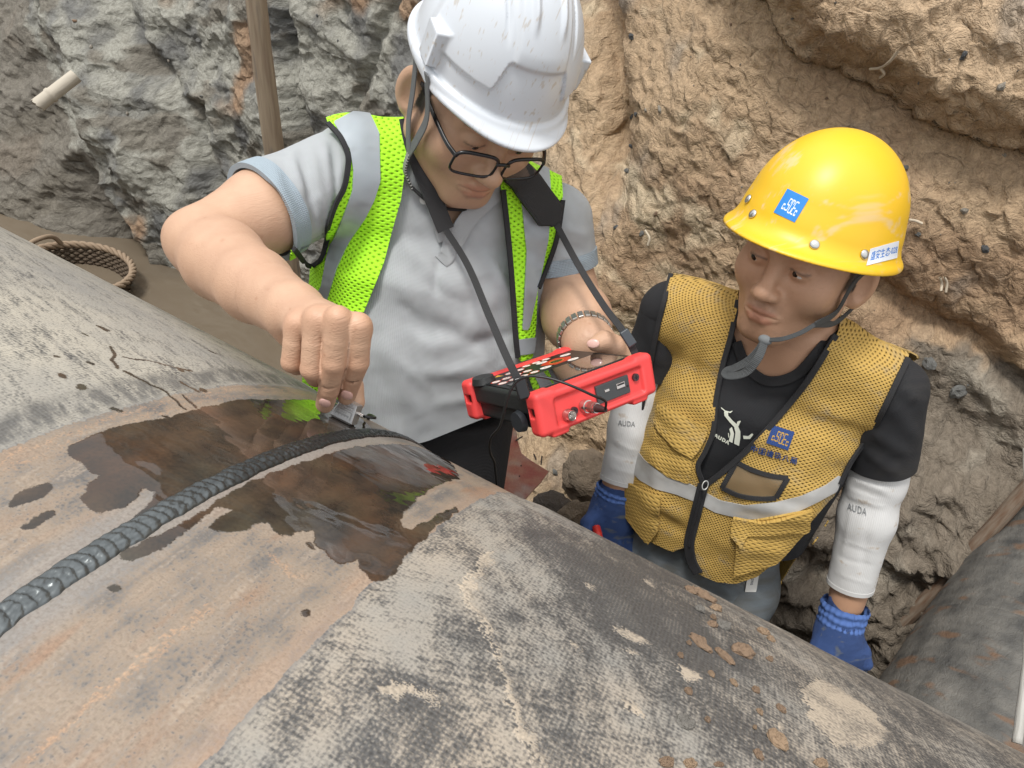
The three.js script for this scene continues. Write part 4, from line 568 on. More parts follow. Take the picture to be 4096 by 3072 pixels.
// stroke lettering for characters the fonts lack: each glyph is a list of polylines on a 0..10 grid
const GLYPH = {
  zhong: [[[1, 3], [9, 3], [9, 6.5], [1, 6.5], [1, 3]], [[5, 0.5], [5, 10]]],
  guo: [[[1, 1], [9, 1], [9, 9.5], [1, 9.5], [1, 1]], [[3, 3], [7, 3]], [[3, 5], [7, 5]], [[2.6, 7.6], [7.4, 7.6]], [[5, 3], [5, 7.6]], [[6.2, 6], [7, 6.8]]],
  jian: [[[0.8, 1.5], [2.6, 1.5], [1.2, 4.5], [2.8, 4.5], [0.6, 9.5]], [[1, 6.5], [3.5, 9.2], [9.6, 9.4]], [[4, 2], [9, 2], [9, 5], [4, 5]], [[3.4, 3.5], [9.8, 3.5]], [[4, 6.4], [9, 6.4]], [[3.8, 7.8], [9.4, 7.8]], [[6.5, 0.6], [6.5, 9]]],
  zhu: [[[2, 0.5], [0.8, 3]], [[1.6, 1.6], [4.4, 1.6]], [[6, 0.5], [5, 3]], [[5.6, 1.6], [9, 1.6]], [[0.8, 4.6], [4.2, 4.6]], [[2.5, 4.6], [2.5, 8]], [[0.6, 8.6], [4.6, 7.8]], [[5.6, 4.4], [8.4, 4.4], [8.4, 9], [9.6, 9.2]], [[5.6, 4.4], [5.4, 7], [4.6, 9.6]], [[6.4, 6], [7.2, 7]]],
  ba: [[[3.6, 1.5], [3.2, 5], [0.8, 9.4]], [[6, 1.2], [6.6, 5], [9.4, 9.2]]],
  ju: [[[2, 1.2], [8.6, 1.2], [8.6, 3.6], [2, 3.6]], [[2, 1.2], [2, 6], [0.8, 9.6]], [[2, 5], [9, 5], [8.8, 9], [7.4, 9.6]], [[3.8, 6.4], [6.8, 6.4], [6.8, 8.4], [3.8, 8.4], [3.8, 6.4]]],
  sheng: [[[1.6, 1.6], [9.2, 1.6]], [[1.6, 1.6], [1.4, 4], [0.6, 6]], [[2.2, 3.2], [4.6, 3.2], [4.2, 5.6]], [[5.8, 0.4], [6.6, 3.6], [9.2, 6]], [[8.6, 3], [5.4, 6]], [[1.6, 6.8], [8.6, 6.8], [8.6, 9.4]], [[1.6, 6.8], [1.6, 9.4]], [[4, 6.8], [4, 9.4]], [[6.2, 6.8], [6.2, 9.4]], [[0.4, 9.5], [9.8, 9.5]]],
  an: [[[5, 0.3], [5, 1.6]], [[1, 3.4], [1, 1.8], [9, 1.8], [9, 3.4]], [[0.6, 5.4], [9.4, 5.4]], [[4.6, 3], [2.8, 7], [8.6, 9.8]], [[7.4, 5.4], [5.4, 8.2], [1, 9.8]]],
  sheng2: [[[2.4, 1], [0.8, 4]], [[2, 3], [9, 3]], [[1.6, 6], [8.6, 6]], [[0.6, 9.4], [9.6, 9.4]], [[5, 0.6], [5, 9.4]]],
  tai: [[[1, 2], [9, 2]], [[5, 0.4], [4.4, 3], [0.8, 5.6]], [[5, 2.4], [9.2, 5.4]], [[4.6, 4], [5.6, 5]], [[1.4, 7], [1, 9]], [[3.2, 6.4], [3.2, 8.8], [4.4, 9.5], [7, 9.4], [7.4, 8]], [[5, 6.4], [5.8, 7.4]], [[8.2, 6.6], [9.4, 8.6]]],
};
function glyph(g, k, x, y, s, sx = 1) { g.beginPath(); for (const L of GLYPH[k]) L.forEach(([a, b], i) => i ? g.lineTo(x + a * s * sx / 10, y + b * s / 10) : g.moveTo(x + a * s * sx / 10, y + b * s / 10)); g.stroke(); }
function emblem(g, x, y, s, fg) {                                 // square emblem of tall meander strokes
  g.strokeStyle = fg; g.lineJoin = 'miter'; g.lineCap = 'butt'; const q = s / 10, L = (w, ...p) => { g.lineWidth = w * q; g.beginPath(); p.forEach(([a, b], i) => i ? g.lineTo(x + a * q, y + b * q) : g.moveTo(x + a * q, y + b * q)); g.stroke(); };
  L(0.32, [4.4, 4], [4.4, 2.1], [3.1, 2.1], [3.1, 4.9], [4.2, 4.9], [4.2, 7.6], [2.7, 7.6], [2.7, 6.6]); L(0.32, [5.9, 4], [5.9, 2.1], [4.95, 2.1], [4.95, 8.1], [6.2, 8.1], [6.2, 5.6]); L(0.32, [8, 2.5], [8, 2.1], [6.6, 2.1], [6.6, 8.1], [7.9, 8.1]); L(0.32, [6.6, 5.2], [7.9, 5.2]); L(0.32, [2.1, 6], [2.1, 5.4], [1.3, 5.4], [1.3, 7.6], [2.1, 7.6], [2.1, 7]); L(0.32, [9.2, 6.6], [9.2, 5.9], [8.4, 5.9], [8.4, 8.1], [9.2, 8.1], [9.2, 7.5]);
  for (const [a, b] of [[3.4, 2.1], [5.2, 2.1], [7.4, 2.1], [3.6, 4.9], [3.5, 7.6], [5.6, 8.1], [7.3, 8.1], [7.3, 5.2], [1.7, 5.4], [1.7, 7.6], [8.8, 5.9], [8.8, 8.1]]) { g.fillStyle = fg; g.fillRect(x + (a - 0.45) * q, y + (b - 0.36) * q, 0.95 * q, 0.72 * q); }
}
stage('people helpers');
// ------------------------------------------------------------------ the man in the white helmet
let M1;
const man1 = thing('person', 'man in white helmet, green safety vest and grey polo bending over the pipe', 'person');
const S1 = [0.49, 0.305, 0.2];
{
  const Rs = Pa(354, 172, 1.03), El = Pa(206, 243, 0.885), Wr = Pa(294, 312, 0.692), Ls = Pa(553, 222, 1.13), LE = Pa(563, 292, 1.17), LW = Pa(588, 343, 1.035), Pn = Pa(449, 177, 1.08), Pw = Pa(417, 450, 1.25);
  const X = V(...Ls).sub(V(...Rs));
  const body0 = loft(Pw, Pn, X, [[-0.4, 0.16, 0.11, 0], [-0.1, 0.172, 0.12, 0.0], [0.06, 0.178, 0.13, 0.01], [0.2, 0.182, 0.126, 0.01], [0.31, 0.176, 0.112, 0], [0.385, 0.145, 0.085, -0.005], [0.44, 0.09, 0.07, -0.005], [0.5, 0.06, 0.06, 0]]);
  const sh = uni([[body0, 0], [cone(Rs, Pn, 0.066, 0.055), 0.05], [cone(Ls, Pn, 0.057, 0.055), 0.04]]);
  const torso = creased(Object.assign(sh, { local: body0.local, uv: body0.uv, X: body0.X, Y: body0.Y, Z: body0.Z }), [[395, 235, 470, 300, 0.0102, 0.014], [385, 275, 480, 330, 0.0119, 0.016], [400, 320, 505, 345, -0.0102, 0.012], [420, 350, 500, 322, 0.0102, 0.014], [405, 372, 515, 372, 0.0085, 0.012], [480, 250, 505, 290, 0.0102, 0.012], [500, 290, 470, 330, 0.0102, 0.014], [450, 260, 490, 400, 0.0068, 0.02], [380, 330, 420, 420, 0.0102, 0.014], [430, 405, 500, 392, 0.0068, 0.01], [515, 270, 520, 380, 0.0102, 0.016], [440, 255, 436, 300, -0.0068, 0.006], [455, 280, 505, 268, 0.006, 0.007], [400, 300, 440, 345, -0.006, 0.007], [415, 285, 470, 312, 0.006, 0.007], [470, 345, 520, 330, -0.006, 0.007], [440, 375, 500, 358, 0.006, 0.007], [390, 350, 430, 390, 0.006, 0.008], [480, 380, 525, 352, 0.005, 0.007], [500, 240, 515, 300, -0.006, 0.008]], 0.003, 0.6);
  // trousers
  const legs = uni([[loft(Pw, Pn, X, [[-0.5, 0.15, 0.115, 0], [-0.1, 0.158, 0.118, 0], [0.1, 0.155, 0.118, 0]]), 0], [cone([Pw[0] - 0.09, Pw[1] - 0.2, Pw[2]], [Pw[0] - 0.12, WY + 0.02, Pw[2] - 0.1], 0.095, 0.06), 0.06], [cone([Pw[0] + 0.1, Pw[1] - 0.2, Pw[2] - 0.08], [Pw[0] + 0.14, WY + 0.02, Pw[2] - 0.16], 0.095, 0.06), 0.06]]);
  mesh('trousers', nets(legs, [Pw[0] - 0.4, WY - 0.02, Pw[2] - 0.45], [Pw[0] + 0.4, Pw[1] + 0.12, Pw[2] + 0.3], 0.012), blackCloth, man1);
  // head
  const [hx, hy, hz] = basis([0.392, 0.528, 0.753], [0.865, 0.067, -0.498]), HM = frame(P(478, 98, 0.953), hx, hy, hz), inHead = localOf(HM), hf = headField({ fat: 1, open: 0.0014, look: 0.004 });
  const neckA = V(0, -0.045, -0.02).applyMatrix4(HM).toArray(), headW = inHead(hf), neck = uni([[cone(neckA, Pn, 0.06, 0.064), 0], [(x, y, z) => sh(x, y, z) + 0.01, 0.03]]);
  const face = (x, y, z) => smin(headW(x, y, z), neck(x, y, z), 0.02), hc = skinColor(S1, { look: 0.004, open: 0.0014 }), inv = HM.clone().invert();
  const hcol = (p) => { const q = V(...p).applyMatrix4(inv); return q.y < -0.13 || q.z < -0.06 && q.y < -0.05 ? S1.slice() : hc(q.x, q.y, q.z); };
  const O = HM.elements, parts = [nets(face, [O[12] - 0.17, O[13] - 0.2, O[14] - 0.17], [O[12] + 0.17, O[13] + 0.17, O[14] + 0.17], 0.0026, { color: hcol })];
  // bare right arm and hand holding the probe
  const F = { pinky: [[297, 324, 0.645], [292, 362, 0.658], [297, 366, 0.69], [300, 350, 0.70]], ring: [[317, 319, 0.632], [312, 369, 0.648], [316, 377, 0.682], [318, 356, 0.70]], middle: [[338, 318, 0.622], [334, 363, 0.64], [329, 389, 0.665], [325, 404, 0.684]], index: [[359, 325, 0.632], [358, 362, 0.65], [351, 382, 0.673], [346.5, 396, 0.69]] };
  const rr = { pinky: [0.0098, 0.0097, 0.0086, 0.0075], ring: [0.0105, 0.0104, 0.0092, 0.008], middle: [0.0107, 0.0103, 0.0094, 0.0086], index: [0.0107, 0.0101, 0.0092, 0.0086] };
  const fing = Object.keys(F).map((k) => chain([[Pa(...F[k][0]), rr[k][0]], [Pa(...F[k][0].map((v, c) => (v + F[k][1][c]) / 2)), rr[k][1] * 1.03], ...F[k].slice(1).map((p, i) => [Pa(...p), rr[k][i + 1]])], 0.0012));
  const crease = []; for (const k of ['middle', 'index', 'ring', 'pinky']) for (const [j, o] of [[1, -3], [1, 0], [1, 3], ...(k === 'middle' || k === 'index' ? [[2, -1.5], [2, 1]] : [])]) { const q = F[k][j]; crease.push(cone(Pa(q[0] - 8, q[1] + o + 1, q[2] - 0.0135), Pa(q[0] + 8, q[1] + o - 1, q[2] - 0.0135), 0.0007, 0.0007)); }
  const palmC = Object.values(F).map((p) => cone(Wr, Pa(p[0][0], p[0][1] + 3, p[0][2] + 0.006), 0.0185, 0.0112)), thumb = chain([[Pa(300, 335, 0.70), 0.018], [Pa(330, 362, 0.715), 0.0145], [Pa(349, 386, 0.722), 0.0118], [Pa(355, 402, 0.722), 0.0098]], 0.01);
  const palm = uni([[palmC[0], 0], ...palmC.slice(1).map((c) => [c, 0.012])]), fore = chain([[Rs, 0.062], [Pa(264, 212, 0.945), 0.053], [El, 0.043], [Pa(224, 261, 0.845), 0.0455], [Pa(256, 286, 0.77), 0.0375], [Wr, 0.0272]], 0.012);
  const elbow = cone(Pa(186, 237, 0.885), El, 0.022, 0.034), armF = (x, y, z) => smin(fore(x, y, z), elbow(x, y, z), 0.02);
  const hand = (x, y, z) => { let d = smin(palm(x, y, z), armF(x, y, z), 0.014); d = smin(d, thumb(x, y, z), 0.012); let m = 1e9; for (const f of fing) m = Math.min(m, f(x, y, z)); d = smin(d, m, 0.0062); for (const c of crease) d = smax(d, -c(x, y, z), 0.0022); return d; };
  const split = plane(Pa(270, 297, 0.74), V(...Pa(270, 297, 0.74)).sub(V(...Pa(250, 284, 0.78))).toArray());
  const armCol = (p) => { const n = fbm(p[0] * 60, p[1] * 60, p[2] * 60, 3), k = fbm(p[0] * 13, p[1] * 13, p[2] * 13, 2), f = sst(0.55, 0.75, n3(p[0] * 170, p[1] * 170, p[2] * 170)); return [S1[0] * (1.1 + 0.1 * n + 0.12 * k - 0.16 * f), S1[1] * (1.1 + 0.14 * n + 0.14 * k - 0.26 * f), S1[2] * (1.12 + 0.16 * n + 0.12 * k - 0.3 * f)]; };
  const handCol = (p) => { const c = armCol(p); let r = 0; for (const k of Object.keys(F)) for (const j of [0, 1, 2]) { const q = Pa(...F[k][j]); r = Math.max(r, 1 - Math.hypot(p[0] - q[0], p[1] - q[1], p[2] - q[2]) / 0.017); } return mix3(c, [c[0] * 0.9, c[1] * 0.72, c[2] * 0.66], 0.7 * clamp(r)); };
  const hb = bounds([Wr, Pa(270, 297, 0.74), ...Object.values(F).flat().map((p) => Pa(...p)), Pa(355, 402, 0.722)], 0.056);
  parts.push(nets((x, y, z) => Math.max(hand(x, y, z), -split(x, y, z) - 0.002), hb[0], hb[1], 0.0021, { color: handCol }));
  const ab = bounds([Pa(275, 206, 0.95), El, Pa(182, 236, 0.885), Wr, Rs], 0.075);
  parts.push(nets((x, y, z) => Math.max(smin(armF(x, y, z), palm(x, y, z), 0.014), split(x, y, z) - 0.002), ab[0], ab[1], 0.005, { color: armCol }));
  // left arm behind the detector, thumb over its edge
  const lf = uni([[chain([[Ls, 0.052], [LE, 0.048], [Pa(577, 318, 1.1), 0.046], [LW, 0.033]], 0.03), 0], [chain([[LW, 0.03], [Pa(622, 366, 1.03), 0.026]], 0.01), 0.02], [chain([[Pa(618, 358, 1.01), 0.019], [Pa(613, 346, 0.985), 0.0145], [Pa(604, 341, 0.972), 0.0128], [Pa(595, 344, 0.965), 0.0103]], 0.008), 0.015],
    ...[0, 1, 2, 3].map((i) => [chain([[Pa(620 - i * 3, 368 + i * 3, 1.04), 0.012], [Pa(610 - i * 8, 392 + i * 3, 1.0), 0.0105], [Pa(596 - i * 9, 400 + i * 3, 0.97), 0.0095]], 0.006), 0.008])]);
  const lb = bounds([Ls, LE, LW, Pa(613, 346, 0.95), Pa(560, 412, 0.96)], 0.06);
  parts.push(nets((x, y, z) => lf(x, y, z), lb[0], lb[1], 0.0042, { color: armCol }));
  mesh('body', mergeGeometries(parts), skinMat(), man1);
  eyes(man1, HM, { gaze: [0.05, -0.5] });
  const nailM = new THREE.MeshPhysicalMaterial({ color: lin([0.68, 0.42, 0.36]), roughness: 0.3, clearcoat: 0.3 });
  for (const [f, u, v, sx, sy, a] of [[hand, 324.6, 403.5, 0.0055, 0.0066, 0.22], [hand, 346.6, 395.5, 0.0058, 0.0068, 0.22], [lf, 593, 343.5, 0.0085, 0.006, 0]]) { const p = hit(f, u, v, 0, 0.4, 1.5); if (!p) continue; const g = new THREE.SphereGeometry(1, 20, 12); g.scale(sx, sy, 0.0022); const m = mesh('fingernail', g, nailM, man1), z = grad(f, p, 0.003), y0 = camDir(a, 1, 0), x = V().crossVectors(y0, z).normalize(); m.matrixAutoUpdate = false; m.matrix.copy(frame(p.addScaledVector(z, -0.0008), x, V().crossVectors(z, x), z)); }
  // polo shirt
  const polo = new THREE.MeshStandardMaterial({ map: stain([0.40, 0.42, 0.435], [0.33, 0.345, 0.35], 0.5), bumpMap: knit, bumpScale: 0.0005, roughness: 0.9 }), cuffM = std([0.35, 0.42, 0.475], 0.9, { bumpMap: rep(knit, 25, 25), bumpScale: 0.0012 });
  const vneck = sdPoly([[404, 96], [425, 150], [440, 190], [449, 252], [455, 238], [480, 205], [520, 180], [560, 120], [480, 20], [410, 40]]), hem = sdPoly([[250, 455], [320, 470], [428, 441], [470, 424], [514, 407], [600, 395], [700, 300], [700, -100], [150, -100], [150, 300]]);
  const shG = nets(torso, ...bounds([Rs, Ls, Pn, Pw], 0.26), 0.0062, { uv: torso.uv });
  mesh('polo_shirt', cut(shG, (p, n) => { const q = px(p); return facing(p, n) > -0.05 ? Math.min(-vneck(q[0], q[1]), hem(q[0], q[1])) : (torso.local(...p)[1] > 0.12 ? 5 : -5); }, 0, 0.004), polo, man1);
  const dA = V(...El).sub(V(...Rs)).normalize(), dL = V(...LE).sub(V(...Ls)).normalize(), hemR = V(...Pa(262, 213.5, 0.943)), hemL = V(...Pa(560, 268, 1.155));
  const slR0 = chain([[Rs, 0.064], [Pa(264, 212, 0.945), 0.0595], [El, 0.056]], 0.02), slR = creased(slR0, [[322, 128, 332, 205, 0.005, 0.007], [311, 136, 326, 225, 0.005, 0.007], [300, 142, 320, 230, -0.004, 0.006], [290, 152, 314, 228, 0.0045, 0.006], [281, 158, 306, 226, -0.003, 0.006], [332, 140, 338, 215, -0.005, 0.006], [318, 190, 330, 240, 0.006, 0.006], [272, 168, 296, 224, 0.003, 0.006], [305, 190, 322, 240, -0.004, 0.005], [340, 160, 342, 215, 0.004, 0.006]], 0.002), slL = creased(cone(Ls, LE, 0.0605, 0.0585), [[560, 228, 590, 236, 0.004, 0.007], [555, 244, 590, 252, -0.004, 0.007], [558, 256, 588, 262, 0.004, 0.006]], 0.002);
  for (const [nmF, c, d, ref, mid] of [[slR, hemR, dA, Rs, 'r'], [slL, hemL, dL, Ls, 'l']]) {
    const pl = plane(c.toArray(), d.toArray()), g = nets(nmF, ...bounds([ref, c.toArray()], 0.12), 0.0048, { uv: (p) => { const q = V(...p).sub(c), a = q.dot(d), s = q.clone().addScaledVector(d, -a); return [Math.atan2(s.dot(camDir(0, 0, 1)), s.dot(V().crossVectors(d, camDir(0, 0, 1)))) * 0.068, a]; } });
    mesh('sleeve', cut(g, (p) => -pl(...p) - 0.022, 0, 0.004), polo, man1); mesh('cuff', cut(g, (p) => Math.min(-pl(...p), pl(...p) + 0.024), 0.0018, 0.007), cuffM, man1);
  }
  // collar and placket
  const collar = uni([[neck, 0]]), colM = std([0.40, 0.42, 0.435], 0.9, { bumpMap: knit, bumpScale: 0.0008 });
  for (const L of [[[408, 100], [414, 130], [424, 168], [436, 205], [447, 240]], [[515, 184], [498, 192], [480, 207], [466, 222], [452, 246]]]) tapeOn('collar', (x, y, z) => Math.min(torso(x, y, z), collar(x, y, z)), L, 0.026, 0.004, 0.004, colM, man1);
  tapeOn('placket', torso, [[452, 236], [447, 256], [441, 262]], 0.022, 0.003, 0.002, colM, man1);
  for (const [u, v] of [[402, 161], [424, 200]]) { const p = hit(torso, u, v, 0.006, 0.4, 2); if (p) { const g = new THREE.CylinderGeometry(0.0058, 0.0062, 0.003, 20); const m = mesh('button', g, std([0.6, 0.6, 0.58], 0.35), man1); m.position.copy(p); m.quaternion.setFromUnitVectors(V(0, 1, 0), grad(torso, p)); } }
  // safety vest
  const vf = (x, y, z) => smin(torso(x, y, z) - 0.011, slR0(x, y, z) - 0.004, 0.02), vG = nets(vf, ...bounds([Rs, Ls, Pn, Pw], 0.27), 0.0058, { uv: torso.uv });
  const neon = [0.42, 0.92, 0.02], vestM = new THREE.MeshStandardMaterial({ color: lin(neon), roughness: 0.75, alphaMap: meshTex(holesS, 0.0075), alphaTest: 0.5, bumpMap: meshTex(holeBump, 0.0075), bumpScale: 0.0012 }), bandM = new THREE.MeshStandardMaterial({ map: stain([0.36, 0.4, 0.43], [0.17, 0.175, 0.18], 0.8, 2), roughness: 0.42, metalness: 0.15 });
  const right = sdPoly([[409, 88], [419, 118], [406, 165], [401, 200], [393, 228], [384, 262], [372, 292], [352, 340], [340, 400], [318, 395], [290, 372], [284, 300], [292, 250], [299, 262], [312, 267], [321, 259], [326, 244], [329, 224], [336, 204], [344, 188], [348, 168], [348, 155], [341, 138], [328, 123], [316, 90], [390, 60]]);
  const left = sdPoly([[500, 178], [530, 130], [556, 120], [560, 150], [563, 195], [556, 240], [546, 270], [538, 290], [536, 330], [533, 358], [520, 362], [517, 340], [510, 260], [503, 200]]);
  const bandR = sdPoly([[334, 123], [366, 106], [379, 134], [380, 181], [374, 200], [365, 218], [354, 234], [346, 249], [337, 269], [326, 305], [320, 322], [314, 300], [322, 287], [327, 259], [332, 241], [342, 218], [352, 191], [353, 170], [350, 150]]);
  const bandL = sdPoly([[520, 190], [548, 160], [551, 200], [548, 240], [538, 285], [528, 330], [522, 330], [526, 250]]), bandW = sdPoly([[500, 342], [545, 336], [543, 352], [500, 358]]), bandS = sdPoly([[280, 284], [318, 296], [322, 330], [280, 330]]);
  const sel = (f) => (p, n) => { if (facing(p, n) > -0.02) { const q = px(p); return f(q[0], q[1]); } return null; };
  const shape = (x, y) => Math.max(right(x, y), left(x, y)), bands = (x, y) => Math.max(bandR(x, y), bandL(x, y), bandW(x, y), bandS(x, y));
  const fallback = (p) => { const l = torso.local(...p); return l[1] > -0.07 && l[1] < 0.46 && Math.abs(l[0]) < 0.16 && l[2] < 0.02 ? 5 : -5; };
  const vest = mesh('safety_vest', cut(vG, (p, n) => sel(shape)(p, n) ?? fallback(p), 0, 0.0022), vestM, man1); tag(vest, 'fluorescent yellow green mesh safety vest');
  mesh('reflective_strip', cut(vG, (p, n) => { const v = sel((x, y) => Math.min(bands(x, y), shape(x, y)))(p, n); return v ?? -5; }, 0.0022, 0.0018), bandM, vest);
  const pip = (L, w = 0.007) => tapeOn('piping', vf, L, w, 0.004, 0.002, blackTape, vest);
  pip([[328, 123], [341, 138], [348, 155], [348, 168], [344, 188], [336, 204], [329, 224], [326, 244], [321, 259], [312, 266], [299, 262], [294, 249]]); pip([[556, 150], [561, 170], [563, 200], [557, 238], [547, 268], [539, 288]]); pip([[503, 190], [508, 235], [512, 280], [516, 340], [518, 358]], 0.008);
  // glasses
  const gl = new THREE.Group(); gl.name = 'glasses'; man1.add(gl); const gm = new THREE.MeshStandardMaterial({ color: lin([0.012, 0.013, 0.015]), roughness: 0.25 }), lensM = new THREE.MeshPhysicalMaterial({ color: 0xffffff, transmission: 1, thickness: 0, roughness: 0.02, ior: 1.5 }), L3 = (x, y, z) => V(x, y, z).applyMatrix4(HM);
  for (const s of [-1, 1]) {
    const ring = [], c = [s * 0.0345, -0.016, 0.112]; for (let i = 0; i < 28; i++) { const a = i / 28 * Math.PI * 2, ca = Math.cos(a), sa = Math.sin(a), k = Math.pow(Math.pow(Math.abs(ca), 4) + Math.pow(Math.abs(sa), 4), -1 / 4), x = ca * k * 0.028, y = sa * k * 0.0185; ring.push([c[0] + x, c[1] + y, c[2] - 0.14 * Math.abs(c[0] + x) + 0.12 * y]); }
    const rp = ring.map((q) => L3(...q)); mesh('rim', new THREE.TubeGeometry(new THREE.CatmullRomCurve3(rp, true), 112, 0.0018, 8, true), gm, gl);
    const top = ring.filter((q, i) => i >= 2 && i <= 12).map((q) => L3(q[0], q[1] + 0.0004, q[2] + 0.0006)); mesh('rim', tube(top, 0.0024, 8, 40), gm, gl);
    const g = new THREE.BufferGeometry(), cc = L3(c[0], c[1], c[2] - 0.0045), vp = [cc.x, cc.y, cc.z], ii = []; rp.forEach((q, i) => { vp.push(q.x, q.y, q.z); ii.push(0, 1 + i, 1 + (i + 1) % 28); }); g.setAttribute('position', new THREE.Float32BufferAttribute(vp, 3)); g.setAttribute('uv', new THREE.Float32BufferAttribute(new Float32Array(vp.length / 3 * 2), 2)); g.setIndex(ii); g.computeVertexNormals(); mesh('lens', g, lensM, gl);
    mesh('temple', strap([L3(s * 0.0625, -0.006, 0.104), L3(s * 0.069, -0.004, 0.088), L3(s * 0.078, 0.004, 0.04), L3(s * 0.08, 0.008, 0.0), L3(s * 0.081, 0.002, -0.02)], 0.006, 0.003, hx, 24), gm, gl);
  }
  mesh('bridge', tube([L3(-0.009, -0.008, 0.113), L3(0, -0.005, 0.1155), L3(0.009, -0.008, 0.113)], 0.0024, 8), gm, gl);
  // helmet
  const T = new THREE.Matrix4().makeRotationX(0.02).setPosition(0, 0.056, -0.006), GM = HM.clone().multiply(T);
  const A = 0.098, B = 0.114, H = 0.132, dome = ell([0, 0, 0], [A, H, B]);
  const raised = (x, y, z) => { const s = Math.abs(x); const line = 0.062 + 0.03 * sst(0.02, 0.06, s) * 0 - 0.036 * sst(0.034, 0.05, s); return sst(-0.004, 0.004, y - line) * sst(0.02, 0.04, z + 0.6 * (0.1 - s) + 0.02); };
  const helmF = (x, y, z) => {
    let d = dome(x, y, z); const s = Math.abs(x);
    d -= 0.0045 * raised(x, y, z);
    d -= 0.004 * sst(0.036, 0.03, s) * sst(0.05, 0.08, y) - 0.0035 * sst(0.004, 0.0, Math.abs(s - 0.043)) * sst(0.07, 0.1, y) * 1;
    d -= 0.005 * sst(0.006, 0.0, Math.abs(s - 0.018)) * sst(0.09, 0.115, y);
    const blk = Math.max(Math.abs(s - 0.094) - 0.009, Math.abs(y - 0.026) - 0.02, Math.abs(z - 0.03) - 0.013) - 0.002; d = smin(d, blk, 0.004);
    const vent = Math.max(Math.abs(y - 0.05 + 0.4 * (z + 0.02)) - 0.004, Math.abs(z + 0.045) - 0.014, 0.07 - s); d = smax(d, -vent, 0.003);
    d = smax(d, -(y + 0.008), 0.003); d = Math.max(d, -(dome(x, y, z) + 0.0055));
    const fr = sst(-0.02, 0.06, z), e = Math.hypot(x / (A + 0.006), z / (B + 0.006 + 0.026 * fr)), rad = (e - 1) * 0.12, inn = (1 - Math.hypot(x / (A - 0.004), z / (B - 0.004))) * 0.12, drop = -0.006 - 0.012 * fr * sst(0.1, 0.17, Math.hypot(x * 0.6, z)) - 1.0 * fr * x * x;
    const brim = smax(smax(Math.abs(y - drop) - 0.0035, rad, 0.004), inn, 0.004); d = smin(d, brim, 0.006);
    const gut = Math.hypot((Math.hypot(x / (A + 0.004), z / (B + 0.004)) - 1) * 0.13, y + 0.006) - 0.0052; return smin(d, gut, 0.006);
  };
  const hg = nets(helmF, [-0.15, -0.07, -0.17], [0.15, 0.18, 0.22], 0.0027, { pad: 0.01 }); hg.applyMatrix4(GM);
  const helm = new THREE.Group(); helm.name = 'helmet'; man1.add(helm); tag(helm, 'white ribbed safety helmet with small scuffs');
  const scuff = texData(512, 512, (i, j) => { const a = fbm(i / 9, j / 22, 3, 3), b = fbm(i / 60, j / 60, 8, 2); return mix3([0.6, 0.63, 0.67], [0.42, 0.36, 0.28], 0.55 * sst(0.2, 0.42, a + 0.3 * b)); }, true, THREE.MirroredRepeatWrapping);
  scuff.repeat.set(4, 4); mesh('shell', hg, new THREE.MeshPhysicalMaterial({ map: scuff, roughness: 0.36, clearcoat: 0.25, clearcoatRoughness: 0.3 }), helm);
  const G3 = (x, y, z) => V(x, y, z).applyMatrix4(GM);
  // chin straps
  const sm = greyTape, knot = L3(-0.081, -0.075, 0.03);
  mesh('chin_strap', strap([G3(-0.098, -0.004, -0.005), L3(-0.09, 0.0, 0.0), L3(-0.087, -0.04, 0.012), knot], 0.014, 0.002, hx.clone().negate(), 24), sm, helm); mesh('chin_strap', strap([G3(-0.1, -0.004, 0.045), L3(-0.086, -0.0, 0.05), L3(-0.083, -0.04, 0.042), knot], 0.014, 0.002, hx.clone().negate(), 24), sm, helm);
  const cord = texData(64, 64, (i, j) => ((i + j * 2) % 32 < 14 ? [0.55, 0.55, 0.53] : [0.015, 0.015, 0.017]), true); cord.repeat.set(120, 60);
  mesh('chin_strap', strap([knot, L3(-0.08, -0.1, 0.035), L3(-0.066, -0.122, 0.045)], 0.009, 0.003, hx.clone().negate(), 20), new THREE.MeshStandardMaterial({ map: cord, roughness: 0.8 }), helm);
  mesh('chin_strap', tube([L3(-0.068, -0.118, 0.045), L3(-0.045, -0.127, 0.062), L3(-0.01, -0.129, 0.072), L3(0.03, -0.124, 0.066), L3(0.07, -0.09, 0.03), G3(0.1, -0.004, 0.0)], 0.0022, 6), strapMat, helm);
  // wrist watch
  const wt = new THREE.Group(); wt.name = 'wrist_watch'; man1.add(wt); const wm = new THREE.MeshStandardMaterial({ color: lin([0.5, 0.5, 0.48]), metalness: 0.9, roughness: 0.3 }), wd = V(...LW).sub(V(...Pa(578, 318, 1.1))).normalize(), wc = V(...Pa(585, 338, 1.047)), wx = camDir(0, 1, 0.4).addScaledVector(wd, -camDir(0, 1, 0.4).dot(wd)).normalize(), wy = V().crossVectors(wd, wx);
  for (let i = 0; i < 26; i++) { const a = i / 26 * Math.PI * 2, g = new RoundedBoxGeometry(0.0075, 0.0035, 0.015, 2, 0.001), m = mesh('link', g, wm, wt), r = wx.clone().multiplyScalar(Math.cos(a)).addScaledVector(wy, Math.sin(a)); m.matrixAutoUpdate = false; m.matrix.copy(frame(wc.clone().addScaledVector(r, 0.0385), V().crossVectors(r, wd), r, wd)); }
  M1 = { torso, vf, neck, HM, headW };
}
stage('man 1');
